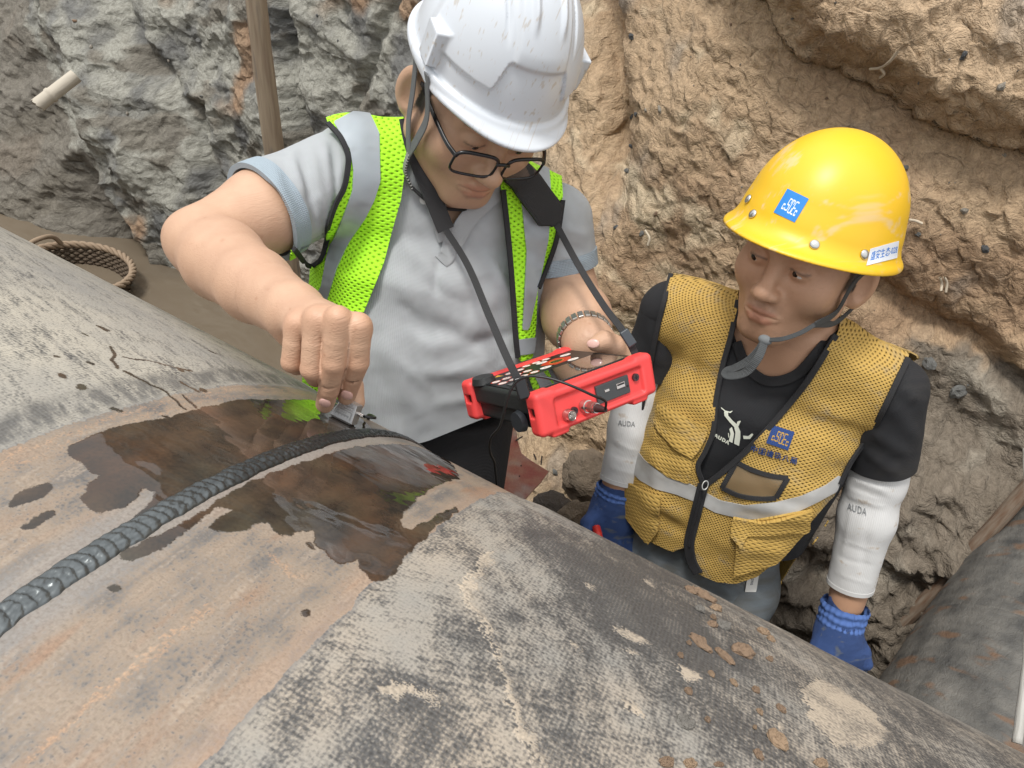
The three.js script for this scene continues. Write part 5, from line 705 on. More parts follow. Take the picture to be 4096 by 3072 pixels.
// ------------------------------------------------------------------ the man in the yellow helmet
const man2 = thing('person', 'man in yellow helmet, dusty yellow mesh vest and black t-shirt standing beside the wall', 'person');
const S2 = [0.49, 0.285, 0.18]; let M2;
{
  const Rs = Pa(671, 312, 1.21), Ls = Pa(889, 390, 1.11), Pn = Pa(790, 345, 1.15), Pw = Pa(692, 545, 1.37), LE = Pa(876, 478, 1.18), LW = Pa(846, 602, 1.245), RE = Pa(640, 400, 1.27), RW = Pa(618, 486, 1.29);
  const X = V(...Ls).sub(V(...Rs));
  const body0 = loft(Pw, Pn, X, [[-0.35, 0.16, 0.115, 0], [-0.05, 0.168, 0.115, 0], [0.12, 0.168, 0.115, 0.0], [0.25, 0.168, 0.112, 0.0], [0.32, 0.162, 0.1, -0.005], [0.38, 0.14, 0.078, -0.012], [0.425, 0.09, 0.062, -0.012], [0.47, 0.055, 0.056, 0]]);
  const sh = Object.assign(uni([[body0, 0], [cone(Rs, Pn, 0.052, 0.05), 0.05], [cone(Ls, Pn, 0.052, 0.05), 0.05]]), { local: body0.local, uv: body0.uv, X: body0.X, Y: body0.Y, Z: body0.Z });
  // trousers: worn grey-blue jeans
  const dn = V(0, -1, 0), hipL = Pa(730, 588, 1.36), hipR = Pa(655, 545, 1.38), kL = Pa(710, 650, 1.36), kR = Pa(640, 620, 1.42);
  const legs = creased(uni([[loft(Pw, Pn, X, [[-0.16, 0.135, 0.105, 0], [-0.02, 0.14, 0.108, 0], [0.12, 0.14, 0.105, 0]]), 0], [cone(hipL, [kL[0], kL[1] - 0.15, kL[2]], 0.085, 0.07), 0.05], [cone(hipR, [kR[0], kR[1] - 0.15, kR[2]], 0.085, 0.07), 0.05], [cone([kL[0], kL[1] - 0.15, kL[2]], [kL[0], WY + 0.15, kL[2] - 0.05], 0.07, 0.06), 0.04], [cone([kR[0], kR[1] - 0.15, kR[2]], [kR[0], WY + 0.15, kR[2] - 0.05], 0.07, 0.06), 0.04]]), [[720, 575, 765, 600, 0.006, 0.012], [700, 585, 740, 610, -0.006, 0.01], [640, 520, 690, 560, 0.006, 0.012]], 0.003);
  const jeanT = texData(512, 512, (i, j) => { const a = fbm(i / 50, j / 50, 3, 3), b = n3(i / 2.2, j / 2.2, 5); return mix3([0.27, 0.315, 0.35], [0.2, 0.2, 0.185], clamp(0.4 + a * 1.4)).map((v) => v * (1 + 0.1 * b)); }, true);
  mesh('jeans', nets(legs, [Pw[0] - 0.35, WY, Pw[2] - 0.35], [Pw[0] + 0.35, Pw[1] + 0.14, Pw[2] + 0.3], 0.009, { uv: (p) => [(p[0] + p[2]) * 3, p[1] * 3] }), new THREE.MeshStandardMaterial({ map: jeanT, roughness: 0.9, bumpMap: rep(knit, 30, 30), bumpScale: 0.0008 }), man2);
  const lab = print(64, 160, (g, w, h) => { g.fillStyle = '#d8d6d0'; g.fillRect(0, 0, w, h); g.save(); g.translate(w / 2 - 9, 8); g.rotate(Math.PI / 2); g.fillStyle = '#3a3f48'; g.font = 'bold 22px sans-serif'; g.fillText('IN LIVING', 0, 0); g.restore(); });
  mesh('cloth_label', patch(legs, [[749, 567], [760, 569], [756, 592], [745, 592]], 0.002, 6, 10), new THREE.MeshStandardMaterial({ map: lab, roughness: 0.9 }), man2);
  // head and neck
  const [hx, hy, hz] = basis([0.16, 0.845, 0.51], [0.695, -0.487, 0.529]), HM = frame(P(806, 255, 1.05), hx, hy, hz), inv = HM.clone().invert(), oH = { fat: 0.42, open: 0.0038, look: 0.0018, stubble: 0.55 }, hf = headField(oH), headW = localOf(HM)(hf);
  const neckA = V(0, -0.05, -0.025).applyMatrix4(HM).toArray(), neck = uni([[cone(neckA, Pn, 0.052, 0.056), 0], [(x, y, z) => sh(x, y, z) + 0.008, 0.035], [cone(V(0.045, -0.05, -0.03).applyMatrix4(HM).toArray(), V(...Pn).addScaledVector(body0.Z, 0.05).toArray(), 0.012, 0.009), 0.018]]);
  const face = (x, y, z) => smin(headW(x, y, z), neck(x, y, z), 0.018), hc = skinColor(S2, oH), hcol = (p) => { const q = V(...p).applyMatrix4(inv); return q.y < -0.13 || (q.z < -0.06 && q.y < -0.06) ? S2.map((v) => v * 1.05) : hc(q.x, q.y, q.z); };
  const O = HM.elements, parts = [nets(face, [O[12] - 0.17, O[13] - 0.22, O[14] - 0.16], [O[12] + 0.17, O[13] + 0.16, O[14] + 0.17], 0.0026, { color: hcol })];
  const skin = (p) => { const n = fbm(p[0] * 40, p[1] * 40, p[2] * 40, 2); return S2.map((v) => v * (1.15 + 0.1 * n)); };
  for (const [E, Wp] of [[LE, LW], [RE, RW]]) { const f = cone(E, Wp, 0.045, 0.0285); parts.push(nets(f, ...bounds([E, Wp], 0.055), 0.006, { color: skin })); }
  mesh('body', mergeGeometries(parts), skinMat(), man2); eyes(man2, HM, { gaze: [-0.5, -0.12] });
  // black t-shirt
  const tee = creased(uni([[sh, 0]]), [[725, 375, 790, 405, 0.003, 0.012], [740, 400, 790, 398, -0.003, 0.008]], 0.002), teeM = new THREE.MeshStandardMaterial({ map: stain([0.016, 0.0165, 0.019], [0.05, 0.045, 0.04], 0.35), roughness: 0.9, bumpMap: knit, bumpScale: 0.0004 });
  const neckHole = sdPoly([[725, 300], [736, 345], [747, 368], [768, 382], [795, 377], [820, 350], [842, 318], [850, 260], [760, 230]]);
  mesh('t_shirt', cut(nets(tee, ...bounds([Rs, Ls, Pn, Pw], 0.2), 0.007, { uv: body0.uv }), (p, n) => { const q = px(p); return Math.min(500 * (body0.local(...p)[1] - 0.11), facing(p, n) > 0 ? -neckHole(q[0], q[1]) : 5); }, 0, 0.004), teeM, man2);
  tapeOn('neckband', tee, [[736, 342], [747, 367], [767, 381], [794, 376], [818, 352], [838, 325]], 0.016, 0.003, 0.001, blackTape, man2);
  const art = ink(256, 256, (g) => { const S = (a, b) => { g.beginPath(); a.forEach(([x, y], i) => i ? g.lineTo(x, y) : g.moveTo(x, y)); b.reverse().forEach(([x, y]) => g.lineTo(x, y)); g.closePath(); g.fill(); };
    S([[58, 20], [62, 42], [88, 62], [118, 78], [140, 110], [150, 150], [156, 200]], [[38, 24], [44, 52], [76, 80], [104, 98], [118, 130], [122, 170], [126, 200]]); S([[20, 4], [44, 16], [66, 12], [76, 0]], [[22, 12], [44, 24], [70, 20], [78, 2]]); S([[112, 78], [112, 58], [124, 44]], [[124, 84], [126, 62], [128, 46]]); S([[92, 104], [112, 140], [116, 200]], [[82, 124], [94, 150], [94, 200]]); S([[160, 128], [186, 118], [200, 92]], [[168, 146], [200, 130], [208, 96]]); S([[84, 150], [92, 176]], [[80, 152], [88, 178]]);
    g.save(); g.translate(6, 214); g.rotate(0.1); g.font = 'bold 34px sans-serif'; g.fillText('AUDA', 0, 0); g.restore(); }, [0.66, 0.68, 0.58]);
  mesh('chest_print', patch(tee, [[717, 405], [768, 424], [752, 462], [712, 442]], 0.0015, 16, 12, 0.0005), art, man2);
  // short sleeves
  const slv = [[Ls, LE, P(880, 462, 1.17), 0.054, 0.054, [[890, 400, 918, 440, 0.006, 0.011], [870, 430, 910, 455, 0.005, 0.01], [880, 400, 860, 450, 0.006, 0.01], [900, 385, 920, 400, 0.005, 0.01], [865, 450, 900, 475, 0.005, 0.009]]], [Rs, RE, P(648, 372, 1.255), 0.05, 0.05, [[650, 320, 660, 370, 0.005, 0.01]]]];
  for (const [a, b, c, r0, r1, cr] of slv) { const d = V(...b).sub(V(...a)).normalize(), pl = plane(c.toArray(), d.toArray()), f = creased(cone(a, c.clone().addScaledVector(d, 0.03).toArray(), r0, r1), cr, 0.003), g = nets(f, ...bounds([a, c.toArray()], 0.11), 0.0055, { uv: (p) => [p[0] + p[2], p[1]] }); mesh('sleeve', cut(g, (p) => -pl(...p), 0, 0.005), teeM, man2); }
  // white arm sleeves with print
  const armT = texData(512, 512, (i, j) => { const a = fbm(i / 40, j / 30, 6, 3), d = sst(0.22, 0.5, a + 0.1 * n3(i / 5, j / 5, 2)); return mix3([0.66, 0.66, 0.65], [0.42, 0.31, 0.2], d * 0.6); }, true, THREE.MirroredRepeatWrapping); armT.repeat.set(3, 3);
  const rib = texData(64, 64, (i) => 0.5 + 0.5 * Math.sin(i / 64 * 6.2832 * 4)); rib.repeat.set(90, 1);
  const word = () => ink(256, 80, (g) => { g.font = '66px sans-serif'; g.fillText('AUDA', 10, 64, 236); }, [0.25, 0.26, 0.27]);
  for (const [E, Wp, r0, r1, k, corners, bg] of [[LE, LW, 0.0425, 0.035, 0.86, [[846, 500], [876, 509], [874, 521], [846, 511]], '#d2d2d0'], [RE, RW, 0.041, 0.0335, 0.95, [[617, 418], [643, 421], [642, 429], [617, 427]], '#cfcfcf']]) {
    const A0 = V(...E), B0 = V(...Wp), d = B0.clone().sub(A0), up = A0.clone().addScaledVector(d, -0.25), end = A0.clone().addScaledVector(d, k), f0 = uni([[cone(up.toArray(), A0.toArray(), r0 + 0.004, r0), 0], [cone(A0.toArray(), A0.clone().addScaledVector(d, 0.3).toArray(), r0, r0 - 0.001), 0.02], [cone(A0.clone().addScaledVector(d, 0.3).toArray(), end.clone().addScaledVector(d, 0.2).toArray(), r0 - 0.001, r1), 0.02]]), f = creased(f0, E === LE ? [[850, 478, 890, 492, 0.0025, 0.005], [848, 486, 890, 500, -0.002, 0.004], [855, 470, 893, 484, 0.0025, 0.004], [846, 496, 888, 508, 0.002, 0.004], [840, 540, 880, 552, 0.0012, 0.004], [836, 556, 876, 566, -0.0012, 0.004], [852, 500, 842, 560, 0.0012, 0.005], [870, 510, 862, 580, -0.0012, 0.005], [834, 572, 872, 584, 0.0012, 0.003]] : [[612, 440, 640, 452, 0.002, 0.005], [610, 452, 638, 460, -0.0015, 0.004], [609, 466, 636, 474, 0.0015, 0.004]], 0.0018), pl = plane(end.toArray(), d.toArray());
    const dd = d.clone().normalize(), g = nets(f, ...bounds([up.toArray(), end.toArray()], 0.06), 0.0048, { uv: (p) => { const q = V(...p).sub(A0), s = q.dot(dd), r = q.addScaledVector(dd, -s), w = V().crossVectors(dd, camDir(0, 0, 1)); return [Math.atan2(r.dot(camDir(0, 0, 1)), r.dot(w)) * 0.04, s]; } });
    const sv = mesh('arm_sleeve', cut(g, (p) => -pl(...p), 0, 0.003), new THREE.MeshStandardMaterial({ map: armT, roughness: 0.85, bumpMap: rib, bumpScale: 0.0002 }), man2);
    mesh('hem', cut(g, (p) => Math.min(-pl(...p), pl(...p) + 0.007), 0.0006, 0.003), std([0.62, 0.62, 0.61], 0.85), sv);
    mesh('lettering', patch(f, corners, 0.0012, 12, 6, 0.0004), word(), sv);
  }
  // blue work gloves
  const gb = [0.075, 0.15, 0.42], gT = texData(256, 256, (i, j) => { const a = fbm(i / 24, j / 24, 4, 3); return mix3(gb, [0.28, 0.31, 0.32], 0.75 * sst(0.18, 0.45, a)); }, true), gM = new THREE.MeshStandardMaterial({ map: gT, roughness: 0.7, bumpMap: rep(knit, 20, 20), bumpScale: 0.0012 });
  const glove = (wr, cuffDir, fingers, palmPts, side) => {
    const o = new THREE.Group(); o.name = 'glove'; man2.add(o);
    const palm = uni(palmPts.map((q, i) => [q, i ? 0.02 : 0])), fs = fingers.map((L) => chain(L.map(([u, v, d, r]) => [Pa(u, v, d), r]), 0.006)), f = (x, y, z) => { let m = 1e9; for (const q of fs) m = Math.min(m, q(x, y, z)); return smin(palm(x, y, z), m, 0.009) - 0.0009 * n3(x * 150, y * 150, z * 150); };
    mesh('hand', nets(f, ...bounds([wr, ...fingers.flat().map((p) => Pa(...p))], 0.05), 0.0036, { uv: (p) => [(p[0] + p[2]) * 6, p[1] * 6] }), gM, o);
    const a = V(...wr), b = a.clone().add(cuffDir), rings = []; // ribbed knit cuff
    const d = cuffDir.clone().normalize(), s = camDir(0, 0, 1).addScaledVector(d, -camDir(0, 0, 1).dot(d)).normalize(), t = V().crossVectors(d, s), pos = [], idx = [], N = 96, M = 26;
    for (let j = 0; j <= M; j++) for (let i = 0; i <= N; i++) { const q = j / M, an = i / N * Math.PI * 2, r = side * (0.033 + 0.002 * q + 0.001 * Math.sin(q * 24 + 2 * n3(an * 2, q * 3, side)) + 0.0012 * n3(an * 1.5, q * 5, 3)) + 0.0008 * Math.sin(an * 24), p = a.clone().addScaledVector(cuffDir, q).addScaledVector(s, r * Math.cos(an)).addScaledVector(t, r * Math.sin(an) * 1.05); pos.push(p.x, p.y, p.z); }
    for (let j = 0; j < M; j++) for (let i = 0; i < N; i++) { const q = j * (N + 1) + i; idx.push(q, q + 1, q + N + 1, q + 1, q + N + 2, q + N + 1); }
    const g = new THREE.BufferGeometry(); g.setAttribute('position', new THREE.Float32BufferAttribute(pos, 3)); g.setAttribute('uv', new THREE.Float32BufferAttribute(new Float32Array(pos.length / 3 * 2), 2)); g.setIndex(idx); g.computeVertexNormals(); mesh('cuff', g, std([0.085, 0.165, 0.43], 0.85, { side: THREE.DoubleSide, bumpMap: knit }), o);
  };
  const lwr = P(838, 632, 1.25), rwr = P(612, 505, 1.3);
  glove(lwr.toArray(), P(846, 604, 1.24).sub(lwr), [[[822, 645, 1.24, 0.014], [812, 660, 1.23, 0.013], [815, 672, 1.23, 0.011]], [[832, 652, 1.235, 0.0145], [826, 672, 1.23, 0.013], [830, 684, 1.23, 0.011]], [[845, 654, 1.235, 0.0145], [842, 676, 1.235, 0.013], [845, 690, 1.24, 0.011]], [[855, 650, 1.24, 0.014], [858, 670, 1.245, 0.0125], [860, 684, 1.25, 0.0105]], [[852, 635, 1.25, 0.015], [862, 652, 1.24, 0.013], [866, 664, 1.235, 0.011]]], [cone(lwr.toArray(), Pa(826, 650, 1.24), 0.032, 0.026), cone(lwr.toArray(), Pa(850, 652, 1.24), 0.032, 0.024), cone(Pa(846, 604, 1.24), lwr.toArray(), 0.029, 0.03)], 1.05);
  glove(rwr.toArray(), P(618, 488, 1.29).sub(rwr), [[[598, 520, 1.3, 0.014], [590, 534, 1.3, 0.013], [590, 545, 1.3, 0.011]], [[608, 526, 1.3, 0.0145], [604, 542, 1.3, 0.013], [606, 552, 1.3, 0.011]], [[617, 526, 1.3, 0.0145], [616, 544, 1.3, 0.013], [618, 554, 1.3, 0.011]], [[625, 522, 1.31, 0.014], [627, 538, 1.31, 0.0125], [629, 550, 1.31, 0.0105]], [[597, 512, 1.29, 0.015], [588, 524, 1.27, 0.013], [586, 534, 1.26, 0.011]]], [cone(rwr.toArray(), Pa(601, 520, 1.3), 0.03, 0.024), cone(rwr.toArray(), Pa(622, 522, 1.3), 0.03, 0.024), cone(Pa(618, 488, 1.29), rwr.toArray(), 0.028, 0.03)], 1.0);
  // yellow mesh vest
  const vcre = [[690, 285, 680, 350, 0.005, 0.014], [705, 300, 690, 400, -0.005, 0.012], [655, 400, 690, 430, 0.006, 0.012], [640, 440, 690, 460, -0.005, 0.012], [830, 345, 870, 380, 0.005, 0.014], [800, 400, 860, 420, 0.004, 0.014], [780, 440, 850, 470, -0.005, 0.014], [760, 480, 830, 500, 0.006, 0.016], [730, 500, 820, 515, 0.006, 0.014], [720, 540, 790, 550, 0.005, 0.014], [640, 490, 690, 520, 0.006, 0.014], [650, 510, 690, 535, -0.005, 0.012], [740, 520, 735, 575, 0.004, 0.012], [660, 470, 655, 530, 0.004, 0.012]];
  const vbase = uni([[loft(Pw, Pn, X, [[-0.14, 0.178, 0.135, 0.0], [-0.02, 0.176, 0.133, 0.004], [0.1, 0.176, 0.13, 0.004], [0.22, 0.176, 0.126, 0.002], [0.31, 0.174, 0.112, -0.005], [0.375, 0.16, 0.085, -0.012], [0.43, 0.1, 0.07, -0.012], [0.48, 0.066, 0.066, 0]]), 0], [cone(Rs, Pn, 0.064, 0.06), 0.045], [cone(Ls, Pn, 0.064, 0.06), 0.045]]);
  const vf = creased(Object.assign(vbase, { local: body0.local, uv: body0.uv }), vcre, 0.0035, 0.8), vG = nets(vf, ...bounds([Rs, Ls, Pn, Pw], 0.27), 0.0056, { uv: body0.uv });
  const open = sdPoly([[738, 285], [738, 306], [723, 362], [716, 400], [713, 432], [697, 466], [703, 485], [716, 478], [745, 452], [775, 420], [810, 376], [838, 332], [846, 300], [800, 240]]), hem = sdPoly([[560, 200], [590, 470], [608, 482], [618, 500], [634, 524], [652, 543], [672, 552], [688, 546], [692, 560], [698, 574], [716, 582], [735, 584], [757, 577], [775, 562], [792, 545], [806, 528], [830, 500], [940, 420], [940, 200]]), armR = sdPoly([[912, 340], [908, 358], [898, 378], [884, 408], [866, 440], [850, 462], [838, 486], [826, 520], [1000, 520], [1000, 340]]), armL = sdPoly([[672, 262], [671, 275], [664, 300], [658, 325], [652, 350], [644, 395], [636, 440], [600, 460], [560, 300], [620, 240]]);
  const inV = (x, y) => Math.min(-open(x, y), hem(x, y), -armR(x, y), -armL(x, y)), dust = [0.40, 0.33, 0.2], vy = [0.52, 0.335, 0.085];
  const vT = stain(vy, [0.35, 0.265, 0.14], 1, 1); vT.repeat.set(2.2, 2.2);
  const vM = new THREE.MeshStandardMaterial({ map: vT, roughness: 0.85, alphaMap: meshTex(holes, 0.0056), alphaTest: 0.5, bumpMap: meshTex(holeBump, 0.0056), bumpScale: 0.0014 }), vM2 = new THREE.MeshStandardMaterial({ map: vT, roughness: 0.85, bumpMap: meshTex(holeBump, 0.007), bumpScale: 0.0014 });
  const sel = (f, other) => (p, n) => { if (facing(p, n) > 0) { const q = px(p); return f(q[0], q[1]); } return other(p); };
  const vest = mesh('safety_vest', cut(vG, sel(inV, (p) => { const l = body0.local(...p); return l[1] > -0.13 && Math.abs(l[0]) < 0.172 ? 5 : -5; }), 0, 0.0022), vM, man2); tag(vest, 'dusty ochre yellow mesh work vest with black piping');
  const refT = stain([0.46, 0.46, 0.45], [0.3, 0.28, 0.25], 0.7, 3), refM = new THREE.MeshStandardMaterial({ map: refT, roughness: 0.5, metalness: 0.1 });
  const bandV = sdPoly([[618, 432], [630, 440], [645, 460], [660, 472], [676, 478], [691, 484], [700, 489], [720, 500], [745, 505], [775, 502], [800, 496], [825, 485], [840, 474], [838, 490], [820, 500], [800, 510], [775, 517], [745, 519], [715, 512], [697, 502], [676, 494], [656, 489], [640, 480], [628, 466], [616, 455]]);
  mesh('reflective_strip', cut(vG, sel((x, y) => Math.min(bandV(x, y), inV(x, y)), () => -5), 0.002, 0.0016), refM, vest);
  const pip = (L, w = 0.008, nme = 'piping') => tapeOn(nme, vf, L, w, 0.004, 0.0015, blackTape, vest);
  pip([[738, 300], [731, 335], [723, 364], [716, 400], [713, 432], [705, 452], [698, 466], [703, 484]]); pip([[843, 310], [836, 335], [822, 358], [808, 380], [790, 403], [772, 424], [745, 452], [720, 474], [703, 487]], 0.009); pip([[908, 358], [898, 379], [884, 408], [866, 440], [851, 462], [840, 484]]); pip([[671, 274], [664, 302], [658, 326], [652, 352], [645, 392], [638, 430]], 0.008);
  tapeOn('zip', vf, [[703, 485], [698, 505], [693, 525], [689, 545], [692, 562], [698, 573]], 0.017, 0.005, 0.002, blackTape, vest); tapeOn('zip', vf, [[702, 490], [697, 510], [692, 530], [689, 546]], 0.004, 0.004, 0.006, std([0.05, 0.05, 0.055], 0.4, { metalness: 0.5 }), vest);
  { const a = hit(vf, 704, 480, 0.01), g = new THREE.TorusGeometry(0.006, 0.0014, 8, 20); g.scale(0.7, 1.2, 1); const m = mesh('zip_pull', g, std([0.35, 0.35, 0.34], 0.35, { metalness: 0.8 }), vest); m.position.copy(a).add(camDir(0.001, -0.008, 0.002)); m.quaternion.setFromUnitVectors(V(0, 0, 1), camDir(0, 0.2, 1).normalize()); }
  // pockets: flaps and patches
  const pock = (poly, off, t, name = 'pocket') => { const s = sdPoly(poly); return mesh(name, cut(vG, sel((x, y) => s(x, y), () => -5), off, t), vM2, vest); };
  pock([[661, 404], [672, 409], [690, 418], [709, 426], [708, 436], [699, 452], [693, 458], [678, 448], [660, 430], [657, 422]], 0.009, 0.004, 'pocket_flap');
  pock([[657, 425], [693, 456], [690, 484], [668, 476], [650, 462]], 0.004, 0.0025);
  pock([[610, 452], [620, 475], [650, 493], [662, 496], [659, 530], [650, 543], [634, 524], [618, 500], [606, 480]], 0.01, 0.006); pock([[735, 522], [812, 508], [806, 528], [775, 562], [733, 575], [736, 548]], 0.006, 0.004);
  pock([[733, 514], [760, 519], [800, 511], [808, 506], [806, 526], [802, 529], [790, 528], [765, 532], [745, 534], [740, 546], [732, 534]], 0.012, 0.006, 'pocket_flap');
  for (const L of [[[736, 462], [733, 468], [724, 484], [722, 488]], [[722, 488], [740, 496], [765, 499], [776, 498]], [[776, 498], [783, 486], [788, 478]], [[736, 462], [752, 470], [772, 476], [788, 478]]]) tapeOn('window_trim', vf, L, 0.0075, 0.003, 0.0025, blackTape, vest);
  { const s = sdPoly([[737, 463], [753, 471], [787, 478], [776, 497], [745, 497], [723, 488]]); mesh('card_window', cut(vG, sel(s, () => -5), 0.002, 0.001), new THREE.MeshPhysicalMaterial({ color: lin([0.7, 0.6, 0.4]), roughness: 0.3, transmission: 0.85, thickness: 0 }), vest); }
  // print on the vest: emblem and line of characters
  const navy = '#27447e', bgV = '#c3993c', emb = print(256, 256, (g) => { g.fillStyle = navy; g.fillRect(0, 0, 256, 256); emblem(g, 10, 10, 236, bgV); const r = rng(4); g.fillStyle = '#17233f'; for (let j = 0; j < 11; j++) for (let i = 0; i < 11; i++) g.fillRect(i * 24 + (j % 2) * 12, j * 24, 8, 6); });
  mesh('emblem', patch(vf, [[773, 425], [794.5, 432], [788, 450.5], [766, 443]], 0.0018, 12, 12, 0.0008), new THREE.MeshStandardMaterial({ map: emb, roughness: 0.85 }), vest);
  const line = ink(640, 112, (g) => { g.lineWidth = 11; ['zhong', 'guo', 'jian', 'zhu', 'ba', 'ju'].forEach((k, i) => glyph(g, k, 8 + i * 106, 8, 94)); }, [0.018, 0.05, 0.17]);
  mesh('lettering', patch(vf, [[751, 444], [798.5, 457.5], [797, 466], [749, 451.5]], 0.0022, 24, 5, 0.0005), line, vest);
  // helmet
  const T = new THREE.Matrix4().makeRotationX(-0.1).setPosition(0, 0.052, -0.008), GM = HM.clone().multiply(T), GI = GM.clone().invert();
  const A = 0.104, B = 0.123, H = 0.122, dome = ell([0, 0, 0], [A, H, B]);
  const helmF = (x, y, z) => {
    let d = Math.max(dome(x, y < 0 ? 0 : y, z), -(y + 0.02)); const fl = sst(0.03, -0.02, y); d -= 0.006 * fl;
    d = Math.max(d, -(dome(x, y < 0 ? 0 : y, z) + 0.005));
    const fr = sst(-0.06, 0.1, z), bk = sst(-0.05, -0.12, z), e = Math.hypot(x / (A + 0.017), z / (B + 0.017 + 0.016 * fr + 0.004 * bk)), rad = (e - 1) * 0.125, inn = (1 - Math.hypot(x / (A - 0.003), z / (B - 0.003))) * 0.12, drop = -0.021 - 0.5 * Math.max(0, rad + 0.02) - 0.002 * fr;
    const brim = smax(smax(Math.abs(y - drop) - 0.0032, rad, 0.005), inn, 0.004); d = smin(d, brim, 0.018);
    return d;
  };
  const dents = [[0.072, 0.052, -0.098], [0.058, 0.035, -0.114], [0.085, 0.032, -0.09], [0.04, 0.05, -0.122], [0.068, 0.018, -0.112]].map((c) => ell(c, [0.005, 0.005, 0.007])), helmD = (x, y, z) => { let d = helmF(x, y, z); for (const q of dents) d = smax(d, -q(x, y, z), 0.002); return d; };
  const helm = new THREE.Group(); helm.name = 'helmet'; man2.add(helm); tag(helm, 'glossy yellow safety helmet with blue emblem sticker');
  const hT = texData(512, 512, (i, j) => { const a = fbm(i / 40, j / 60, 5, 4), b = fbm(i / 6, j / 12, 9, 2); return mix3([0.83, 0.5, 0.018], [0.72, 0.55, 0.33], 0.6 * sst(0.1, 0.4, a + 0.25 * b) + 0.5 * sst(0.6, 0.75, b + 0.3 * a)); }, true, THREE.MirroredRepeatWrapping); hT.repeat.set(3, 3);
  const hg = nets(helmD, [-0.15, -0.05, -0.18], [0.15, 0.17, 0.2], 0.0027, { pad: 0.012 }); hg.applyMatrix4(GM); mesh('shell', hg, new THREE.MeshPhysicalMaterial({ map: hT, roughness: 0.42, clearcoat: 0.15, clearcoatRoughness: 0.35 }), helm);
  const gi = GI.elements, helmW = localOf(GM)(helmF), G3 = (x, y, z) => V(x, y, z).applyMatrix4(GM), rivM = new THREE.MeshStandardMaterial({ color: lin([0.6, 0.6, 0.58]), metalness: 0.9, roughness: 0.22 });
  for (const [u, v] of [[752.5, 214], [814.5, 244.5], [864.5, 254.5], [748, 199]]) { const p = hit(helmW, u, v, 0.0008); if (!p) continue; const g = new THREE.SphereGeometry(0.0064, 20, 10, 0, Math.PI * 2, 0, Math.PI / 2); g.scale(1, 0.5, 1); const m = mesh('rivet', g, rivM, helm); m.position.copy(p); m.quaternion.setFromUnitVectors(V(0, 1, 0), grad(helmW, p)); }
  const logo = print(256, 256, (g) => { g.fillStyle = '#2f86d6'; g.fillRect(0, 0, 256, 256); emblem(g, 24, 30, 208, '#e9ece6'); });
  mesh('sticker', patch(helmW, [[787.4, 188.5], [808.8, 198.8], [794.5, 222.5], [773.4, 212.3]], 0.0006, 14, 14, 0.0005), new THREE.MeshStandardMaterial({ map: logo, roughness: 0.4 }), helm);
  const tapeT = print(512, 200, (g) => { g.fillStyle = '#dfe3ea'; g.fillRect(0, 0, 512, 200); g.strokeStyle = '#2f74c8'; g.lineWidth = 11; ['sheng', 'an', 'sheng2', 'tai'].forEach((k, i) => glyph(g, k, 40 + i * 84, 36, 112, 0.7)); g.fillStyle = '#2f74c8'; g.font = 'bold 100px sans-serif'; g.fillText('-028', 372, 134, 130); });
  mesh('sticker', patch(helmW, [[870.5, 249], [899, 241], [897, 258], [866.5, 265.5]], 0.0006, 22, 10, 0.0005), new THREE.MeshStandardMaterial({ map: tapeT, roughness: 0.5 }), helm);
  // chin strap with tied end
  const L3 = (x, y, z) => V(x, y, z).applyMatrix4(HM), cs = std([0.075, 0.08, 0.082], 0.85, { bumpMap: knit, bumpScale: 0.001 }), kn = P(814, 325, 0.985), chin = P(765, 340, 0.985);
  const st = (pts, w, fc = camDir(0.3, 0.1, 1)) => mesh('chin_strap', strap(pts, w, 0.0022, fc, 40), cs, helm);
  st([G3(0.101, -0.012, 0.012), L3(0.0815, -0.005, 0.018), L3(0.0765, -0.05, 0.022), kn], (s) => 0.018 - 0.008 * s, hx); st([G3(0.092, -0.018, -0.07), L3(0.083, -0.035, -0.05), L3(0.072, -0.075, -0.028), kn], (s) => 0.016 - 0.007 * s, hx); st([kn, P(800, 333, 0.972), P(782, 339, 0.968), chin], 0.006);
  const knot = mesh('chin_strap', (() => { const g = new THREE.IcosahedronGeometry(0.0085, 3); g.scale(1.1, 0.8, 0.8); return g; })(), std([0.16, 0.17, 0.175], 0.85), helm); knot.position.copy(chin);
  st([chin, P(759, 350, 0.985), P(748, 361, 0.99), P(735, 368, 1.0), P(727, 371, 1.005), P(725, 375, 1.0), P(733, 376, 0.995), P(746, 372, 0.985), P(758, 358, 0.975), chin], 0.011, camDir(0.2, 0.5, 1));
  M2 = { vf, tee };
}
{ // red handle showing in his gloved hand
  const o = thing('red_tool', 'red tipped tool held in the blue glove beside the dark jeans', 'tool'); mesh('handle', tube([P(596, 527, 1.26), P(598, 535, 1.25), P(601, 548, 1.25)], 0.0075, 10), std([0.62, 0.03, 0.02], 0.4), o);
}
stage('man 2');
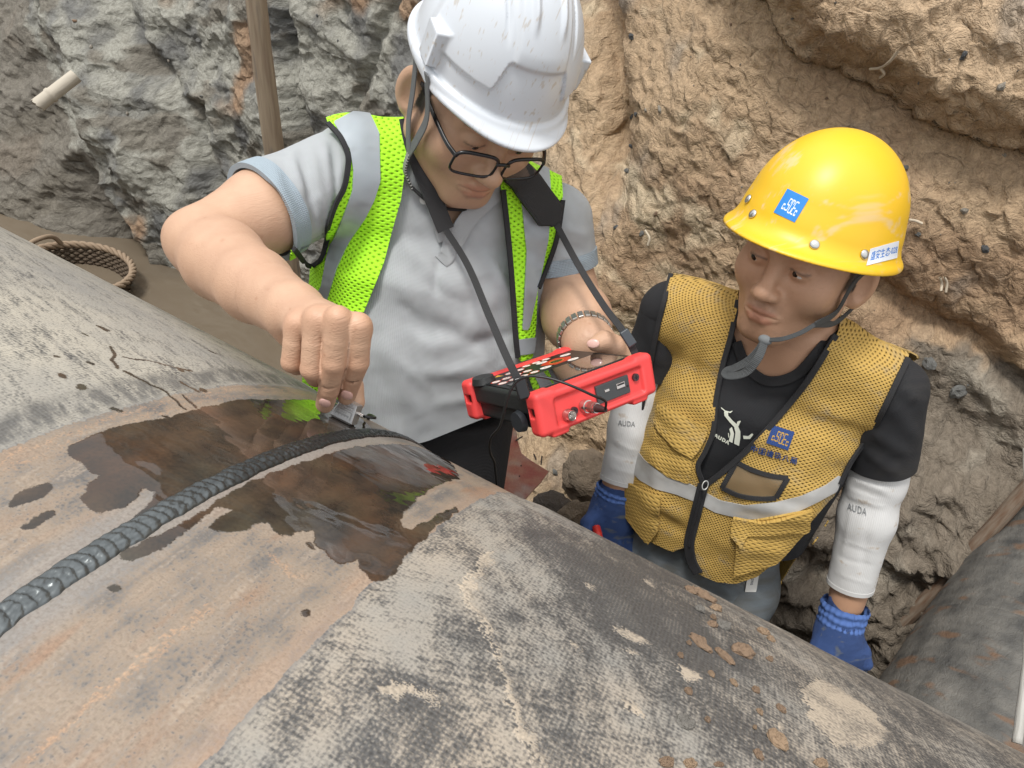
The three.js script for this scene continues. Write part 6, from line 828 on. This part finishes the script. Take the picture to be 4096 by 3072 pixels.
// ------------------------------------------------------------------ flaw detector, its straps, cable and probe
{
  const [ex, ey] = [camDir(0.82, 0.29, -0.49).normalize(), camDir(-0.2, 0.95, 0.235)]; ey.addScaledVector(ex, -ey.dot(ex)).normalize(); const ez = V().crossVectors(ex, ey), DM = frame(P(537, 396.5, 0.81), ex, ey, ez), D3 = (x, y, z) => V(x, y, z).applyMatrix4(DM);
  const dev = thing('flaw_detector', 'red and black handheld flaw detector hung on a neck strap', 'detector'), L1 = 0.165, L2 = 0.165, Tk = 0.046;
  const blk = std([0.02, 0.022, 0.023], 0.5, { bumpMap: clodTex, bumpScale: 0.0004 }), redM = std([0.78, 0.062, 0.06], 0.48), chrome = new THREE.MeshStandardMaterial({ color: lin([0.62, 0.58, 0.55]), metalness: 0.95, roughness: 0.2 }), dark = std([0.012, 0.012, 0.013], 0.5);
  const add = (name, g, m, parent = dev) => { const o = mesh(name, g, m, parent); if (parent === dev) { o.matrixAutoUpdate = false; o.matrix.copy(DM); } return o; };
  const bx = (cx, cy, cz, w, h, d, r = 0.002) => { const g = new RoundedBoxGeometry(w, h, d, 3, r); g.translate(cx, cy, cz); return g; };
  const rb = (c, h, r) => (x, y, z) => { const a = Math.abs(x - c[0]) - h[0] + r, b = Math.abs(y - c[1]) - h[1] + r, d = Math.abs(z - c[2]) - h[2] + r; return Math.hypot(Math.max(a, 0), Math.max(b, 0), Math.max(d, 0)) + Math.min(Math.max(a, b, d), 0) - r; };
  add('case', mergeGeometries([bx(L1 / 2, -0.014, -L2 / 2, L1 - 0.002, 0.026, L2 - 0.016, 0.006), bx(L1 / 2, -0.034, -L2 / 2, L1 - 0.012, 0.024, L2 - 0.02, 0.005)]), blk);
  for (const s of [0, 1]) {
    const zc = s ? -L2 + 0.008 : -0.008, o = s ? -1 : 1, outer = rb([L1 / 2, -0.0225, zc], [0.0885, 0.026, 0.012], 0.007), rec = rb([L1 / 2 + 0.002, -0.025, zc + o * 0.0135], [0.066, 0.0165, 0.006], 0.004), dip = rb([L1 / 2, 0.008, zc - o * 0.004], [0.062, 0.007, 0.02], 0.005), slot = rb([-0.004, -0.02, zc - o * 0.002], [0.012, 0.0055, 0.006], 0.001), ft = [0.022, 0.143].map((x) => rb([x, -0.047, zc + o * 0.002], [0.012, 0.006, 0.008], 0.003)), notch = rb([L1 / 2, -0.06, zc], [0.055, 0.0125, 0.03], 0.004);
    const f = (x, y, z) => { let d = smax(outer(x, y, z), -rec(x, y, z), 0.003); d = smax(d, -dip(x, y, z), 0.004); d = smax(d, -slot(x, y, z), 0.0015); for (const q of ft) d = smin(d, q(x, y, z), 0.003); return d; };
    add('bumper', nets(f, [-0.012, -0.06, zc - 0.02], [L1 + 0.012, 0.012, zc + 0.02], 0.0016), redM);
    add('strap_slot', bx(0.003, -0.02, zc - o * 0.002, 0.008, 0.0095, 0.011, 0.001), dark);
  }
  const top = print(1024, 1024, (g) => {
    g.fillStyle = '#17190f'; g.fillStyle = '#15181a'; g.fillRect(0, 0, 1024, 1024); const X = (x) => x / L1 * 1024, Y = (z) => 1024 + z / L2 * 1024;   // x along the connector side, z back to the far bumper
    const key = (x, z, w, h, red = true) => { g.fillStyle = red ? '#c8361f' : '#e8e6e0'; g.beginPath(); g.ellipse(X(x), Y(z), w * 1.25, h * 1.25, 0, 0, 7); g.fill(); g.fillStyle = '#eeeae4'; g.beginPath(); g.ellipse(X(x), Y(z), w, h, 0, 0, 7); g.fill(); g.fillStyle = '#b0402c'; g.fillRect(X(x) - w * 0.45, Y(z) - 4, w * 0.9, 7); };
    for (const [x, z] of [[0.018, -0.1], [0.034, -0.1], [0.05, -0.1], [0.018, -0.116], [0.034, -0.116], [0.05, -0.116], [0.066, -0.1], [0.066, -0.116], [0.05, -0.134], [0.066, -0.134], [0.082, -0.142], [0.098, -0.142], [0.114, -0.142]]) key(x, z, 36, 26);
    g.fillStyle = '#c23a22'; g.beginPath(); g.moveTo(X(0.088), Y(-0.118)); g.lineTo(X(0.1), Y(-0.128)); g.lineTo(X(0.122), Y(-0.13)); g.lineTo(X(0.136), Y(-0.115)); g.lineTo(X(0.124), Y(-0.1)); g.lineTo(X(0.1), Y(-0.1)); g.closePath(); g.fill(); g.fillStyle = '#16190f'; g.beginPath(); g.ellipse(X(0.112), Y(-0.115), 62, 42, 0, 0, 7); g.fill(); g.strokeStyle = '#c9a83a'; g.lineWidth = 7; g.stroke(); g.strokeStyle = '#9bb04a'; g.lineWidth = 5; g.beginPath(); for (const [a, b, c, d] of [[-34, 8, -26, -10], [-18, -10, -8, 10], [0, 8, 6, -10], [14, -8, 26, 8]]) { g.moveTo(X(0.112) + a, Y(-0.115) + b); g.lineTo(X(0.112) + c, Y(-0.115) + d); } g.stroke();
    for (const [x, z] of [[0.086, -0.103], [0.1, -0.132], [0.138, -0.13], [0.126, -0.097]]) key(x, z, 42, 26, false);
    g.fillStyle = '#e0a71e'; g.beginPath(); g.moveTo(X(0.03), Y(-0.138)); g.lineTo(X(0.038), Y(-0.145)); g.lineTo(X(0.04), Y(-0.132)); g.fill();
    g.fillStyle = '#a3352a'; g.font = 'bold 30px sans-serif'; g.fillStyle = '#0b0c0d'; g.fillRect(X(0.014), Y(-0.084), X(0.138), 1024 - Y(-0.056));
  });
  { const g = new THREE.BoxGeometry(L1 - 0.012, 0.0014, L2 - 0.034); const p = g.attributes.position, uv = g.attributes.uv; for (let i = 0; i < p.count; i++) uv.setXY(i, (p.getX(i) + L1 / 2) / L1, 1 - (p.getZ(i) + L2 / 2) / L2); g.translate(L1 / 2, -0.0006, -L2 / 2); add('keypad', g, new THREE.MeshStandardMaterial({ map: top, roughness: 0.35 })); }
  add('screen', bx(L1 / 2, 0.0004, -0.053, 0.138, 0.0012, 0.062, 0.0005), new THREE.MeshPhysicalMaterial({ color: lin([0.006, 0.006, 0.007]), roughness: 0.03, clearcoat: 1, clearcoatRoughness: 0.02, ior: 1.7 }));
  { const g = new THREE.CylinderGeometry(0.0135, 0.0155, 0.008, 40); g.translate(0.012, 0.003, -0.136); add('knob', g, blk); const h = new THREE.CylinderGeometry(0.012, 0.0135, 0.007, 36); h.rotateZ(Math.PI / 2); h.translate(-0.001, -0.036, -0.048); add('knob', h, std([0.03, 0.034, 0.04], 0.3)); }
  add('port_panel', bx(0.104, -0.024, 0.0005, 0.05, 0.022, 0.004, 0.001), std([0.05, 0.055, 0.058], 0.5)); add('usb_port', bx(0.115, -0.022, 0.0022, 0.013, 0.0065, 0.003, 0.0005), chrome); add('usb_port', bx(0.115, -0.0205, 0.0034, 0.0105, 0.002, 0.002, 0.0004), dark); add('usb_port', bx(0.094, -0.022, 0.0024, 0.007, 0.003, 0.002, 0.0004), chrome);
  const cyl = (x, y, z, r, l, r2 = r) => { const g = new THREE.CylinderGeometry(r2, r, l, 28); g.rotateX(Math.PI / 2); g.translate(x, y, z); return g; };
  for (const [x, y] of [[0.141, -0.02], [0.0445, -0.031]]) { add('screw', cyl(x, y, 0.001, 0.0046, 0.003), std([0.09, 0.05, 0.055], 0.35, { metalness: 0.6 })); add('screw', bx(x, y, 0.0026, 0.0052, 0.001, 0.001, 0.0002), dark); add('screw', bx(x, y, 0.0027, 0.001, 0.0052, 0.001, 0.0002), dark); }
  for (const [x, y] of [[0.083, -0.027], [0.1255, -0.026]]) add('screw', cyl(x, y, 0.0026, 0.0013, 0.001), dark);
  { const pts = [[0.0068, 0], [0.0072, 0.003], [0.006, 0.004], [0.006, 0.010], [0.005, 0.0105], [0.0044, 0.004], [0.0016, 0.004], [0.0012, 0.008], [0.0001, 0.008]].map(([a, b]) => new THREE.Vector2(a, b)), g = new THREE.LatheGeometry(pts, 32); g.rotateX(Math.PI / 2); g.translate(0.0345, -0.0325, 0); add('socket', g, chrome); }
  add('plug', mergeGeometries([cyl(0.06, -0.03, 0.004, 0.0075, 0.008), cyl(0.06, -0.03, 0.0105, 0.0066, 0.005)]), chrome); add('plug', cyl(0.06, -0.03, 0.0165, 0.0068, 0.007, 0.0066), std([0.32, 0.13, 0.11], 0.3, { metalness: 0.5 })); add('plug', cyl(0.06, -0.03, 0.0215, 0.0058, 0.004), chrome); add('plug', cyl(0.06, -0.03, 0.031, 0.0052, 0.016, 0.0026), std([0.045, 0.018, 0.018], 0.5));
  // neck strap
  const nk = thing('neck_strap', 'black webbing neck strap with wide shoulder pad holding the detector', 'strap'), bodyF = (x, y, z) => Math.min(M1.torso(x, y, z), M1.neck(x, y, z)), fc = camDir(0, 0.3, 1), OB = (L, off) => onField(bodyF, L, off);
  const a = OB([[408, 118], [412, 138], [419, 162], [428, 186], [437, 208], [446, 230]], 0.016), lugL = D3(0.002, -0.014, -0.012), lugR = D3(L1 - 0.004, -0.006, -0.012);
  mesh('webbing', strap(a, 0.024, 0.003, fc, 40), strapMat, nk);
  mesh('webbing', strap([a[a.length - 1], P(466, 262, 0.99), P(490, 318, 0.9), P(511, 366, 0.84), P(522, 386, 0.825), lugL], 0.009, 0.0025, fc, 50), strapMat, nk);
  mesh('buckle', (() => { const g = new RoundedBoxGeometry(0.014, 0.026, 0.007, 3, 0.0025); return g; })(), std([0.012, 0.012, 0.014], 0.3), nk).applyMatrix4(frame(P(522, 388, 0.817), camDir(1, 0.3, 0).normalize(), camDir(-0.3, 1, 0.1).normalize(), camDir(0.02, -0.1, 1).normalize()));
  const b = OB([[512, 168], [524, 180], [536, 196], [548, 212], [556, 224]], 0.024);
  if (b.length > 1) { mesh('shoulder_pad', strap(b, (s) => 0.046 - 0.03 * sst(0.82, 1, s), 0.008, fc, 40), std([0.012, 0.012, 0.013], 0.6, { bumpMap: knit, bumpScale: 0.0006 }), nk); mesh('webbing', strap([b[b.length - 1], P(580, 268, 1.0), P(604, 306, 0.95), P(626, 336, 0.905), lugR], 0.009, 0.0025, fc, 50), strapMat, nk); }
  mesh('buckle', new RoundedBoxGeometry(0.012, 0.022, 0.005, 3, 0.002), std([0.05, 0.06, 0.07], 0.35), nk).applyMatrix4(frame(P(628, 338, 0.893), camDir(0.8, 0.55, 0).normalize(), camDir(-0.55, 0.8, 0.1).normalize(), camDir(0.02, -0.1, 1).normalize()));
  // probe on the pipe beside the weld
  const hitP = pipeAt3(340, 421), ph = Math.atan2(-hitP.z, hitP.y), N = V(0, Math.cos(ph), -Math.sin(ph)), toC = camera.position.clone().sub(hitP), F0 = toC.addScaledVector(N, -toC.dot(N)).normalize(), X0 = V().crossVectors(N, F0);
  X0.applyAxisAngle(N, -0.35); F0.applyAxisAngle(N, -0.35); const pr = thing('ultrasonic_probe', 'small metal ultrasonic probe pinched between fingers on the wet pipe', 'probe');
  const al = new THREE.MeshStandardMaterial({ color: lin([0.5, 0.5, 0.5]), metalness: 0.75, roughness: 0.38 }), PM = frame(hitP.clone().addScaledVector(N, 0.0015), X0, N, F0);
  const body = (() => { const s = new THREE.Shape(); s.moveTo(-0.011, 0); s.lineTo(0.011, 0); s.lineTo(0.009, 0.017); s.lineTo(-0.007, 0.0185); s.closePath(); const g = new THREE.ExtrudeGeometry(s, { depth: 0.014, bevelEnabled: true, bevelSize: 0.0008, bevelThickness: 0.0008, bevelSegments: 2 }); g.translate(0, 0.0008, -0.0148); return g; })();
  const part = (n, g, m) => { g.applyMatrix4(PM); return mesh(n, g, m, pr); };
  part('housing', body, al); for (const y of [0.0115, 0.014, 0.0163]) part('grip_ridge', new RoundedBoxGeometry(0.0155, 0.0011, 0.0012, 2, 0.0004).translate(0.0005, y, 0.0006), al);
  const marks = print(128, 64, (g) => { g.fillStyle = '#b5b6b6'; g.fillRect(0, 0, 128, 64); g.fillStyle = '#3a3b3c'; g.font = '20px sans-serif'; g.fillText('20 15 0 5', 8, 22); for (let i = 0; i < 22; i++) g.fillRect(8 + i * 5, 28, 2, i % 5 ? 14 : 24); });
  part('scale', new THREE.PlaneGeometry(0.0165, 0.0075).translate(0, 0.006, 0.0012), new THREE.MeshStandardMaterial({ map: marks, roughness: 0.4, metalness: 0.4 })); part('wear_sole', new RoundedBoxGeometry(0.021, 0.0022, 0.0135, 2, 0.0006).translate(0, -0.0002, -0.0072), std([0.1, 0.09, 0.085], 0.4)); part('cable_socket', new THREE.CylinderGeometry(0.002, 0.002, 0.006, 16).rotateZ(Math.PI / 2).translate(0.0135, 0.011, -0.008), chrome);
  // signal cable from the plug, round behind the pipe, to the probe
  const cab = thing('signal_cable', 'thin black cable running from the detector plug to the probe', 'cable'), back = (u, v, d) => P(u, v, d), pe = V(0.0175, 0.011, -0.008).applyMatrix4(PM);
  mesh('cord', tube([D3(0.06, -0.03, 0.038), P(605, 401, 0.79), P(592, 395, 0.775), P(572, 386, 0.77), P(548, 378, 0.775), P(528, 376.5, 0.78), P(516, 382, 0.785), P(508, 396, 0.79), P(504, 412, 0.80), P(500, 426, 0.82), P(491, 438, 0.86), P(490, 452, 0.9), P(495, 466, 0.95), P(490, 500, 1.02), P(440, 500, 1.05), P(385, 450, 0.97), P(368, 416, 0.79), pe.clone().add(V(0.006, -0.003, -0.008)), pe], 0.0015, 7, 220), std([0.012, 0.012, 0.013], 0.4), cab);
}
stage('gear');
stage('done');
renderer.render(scene, camera);
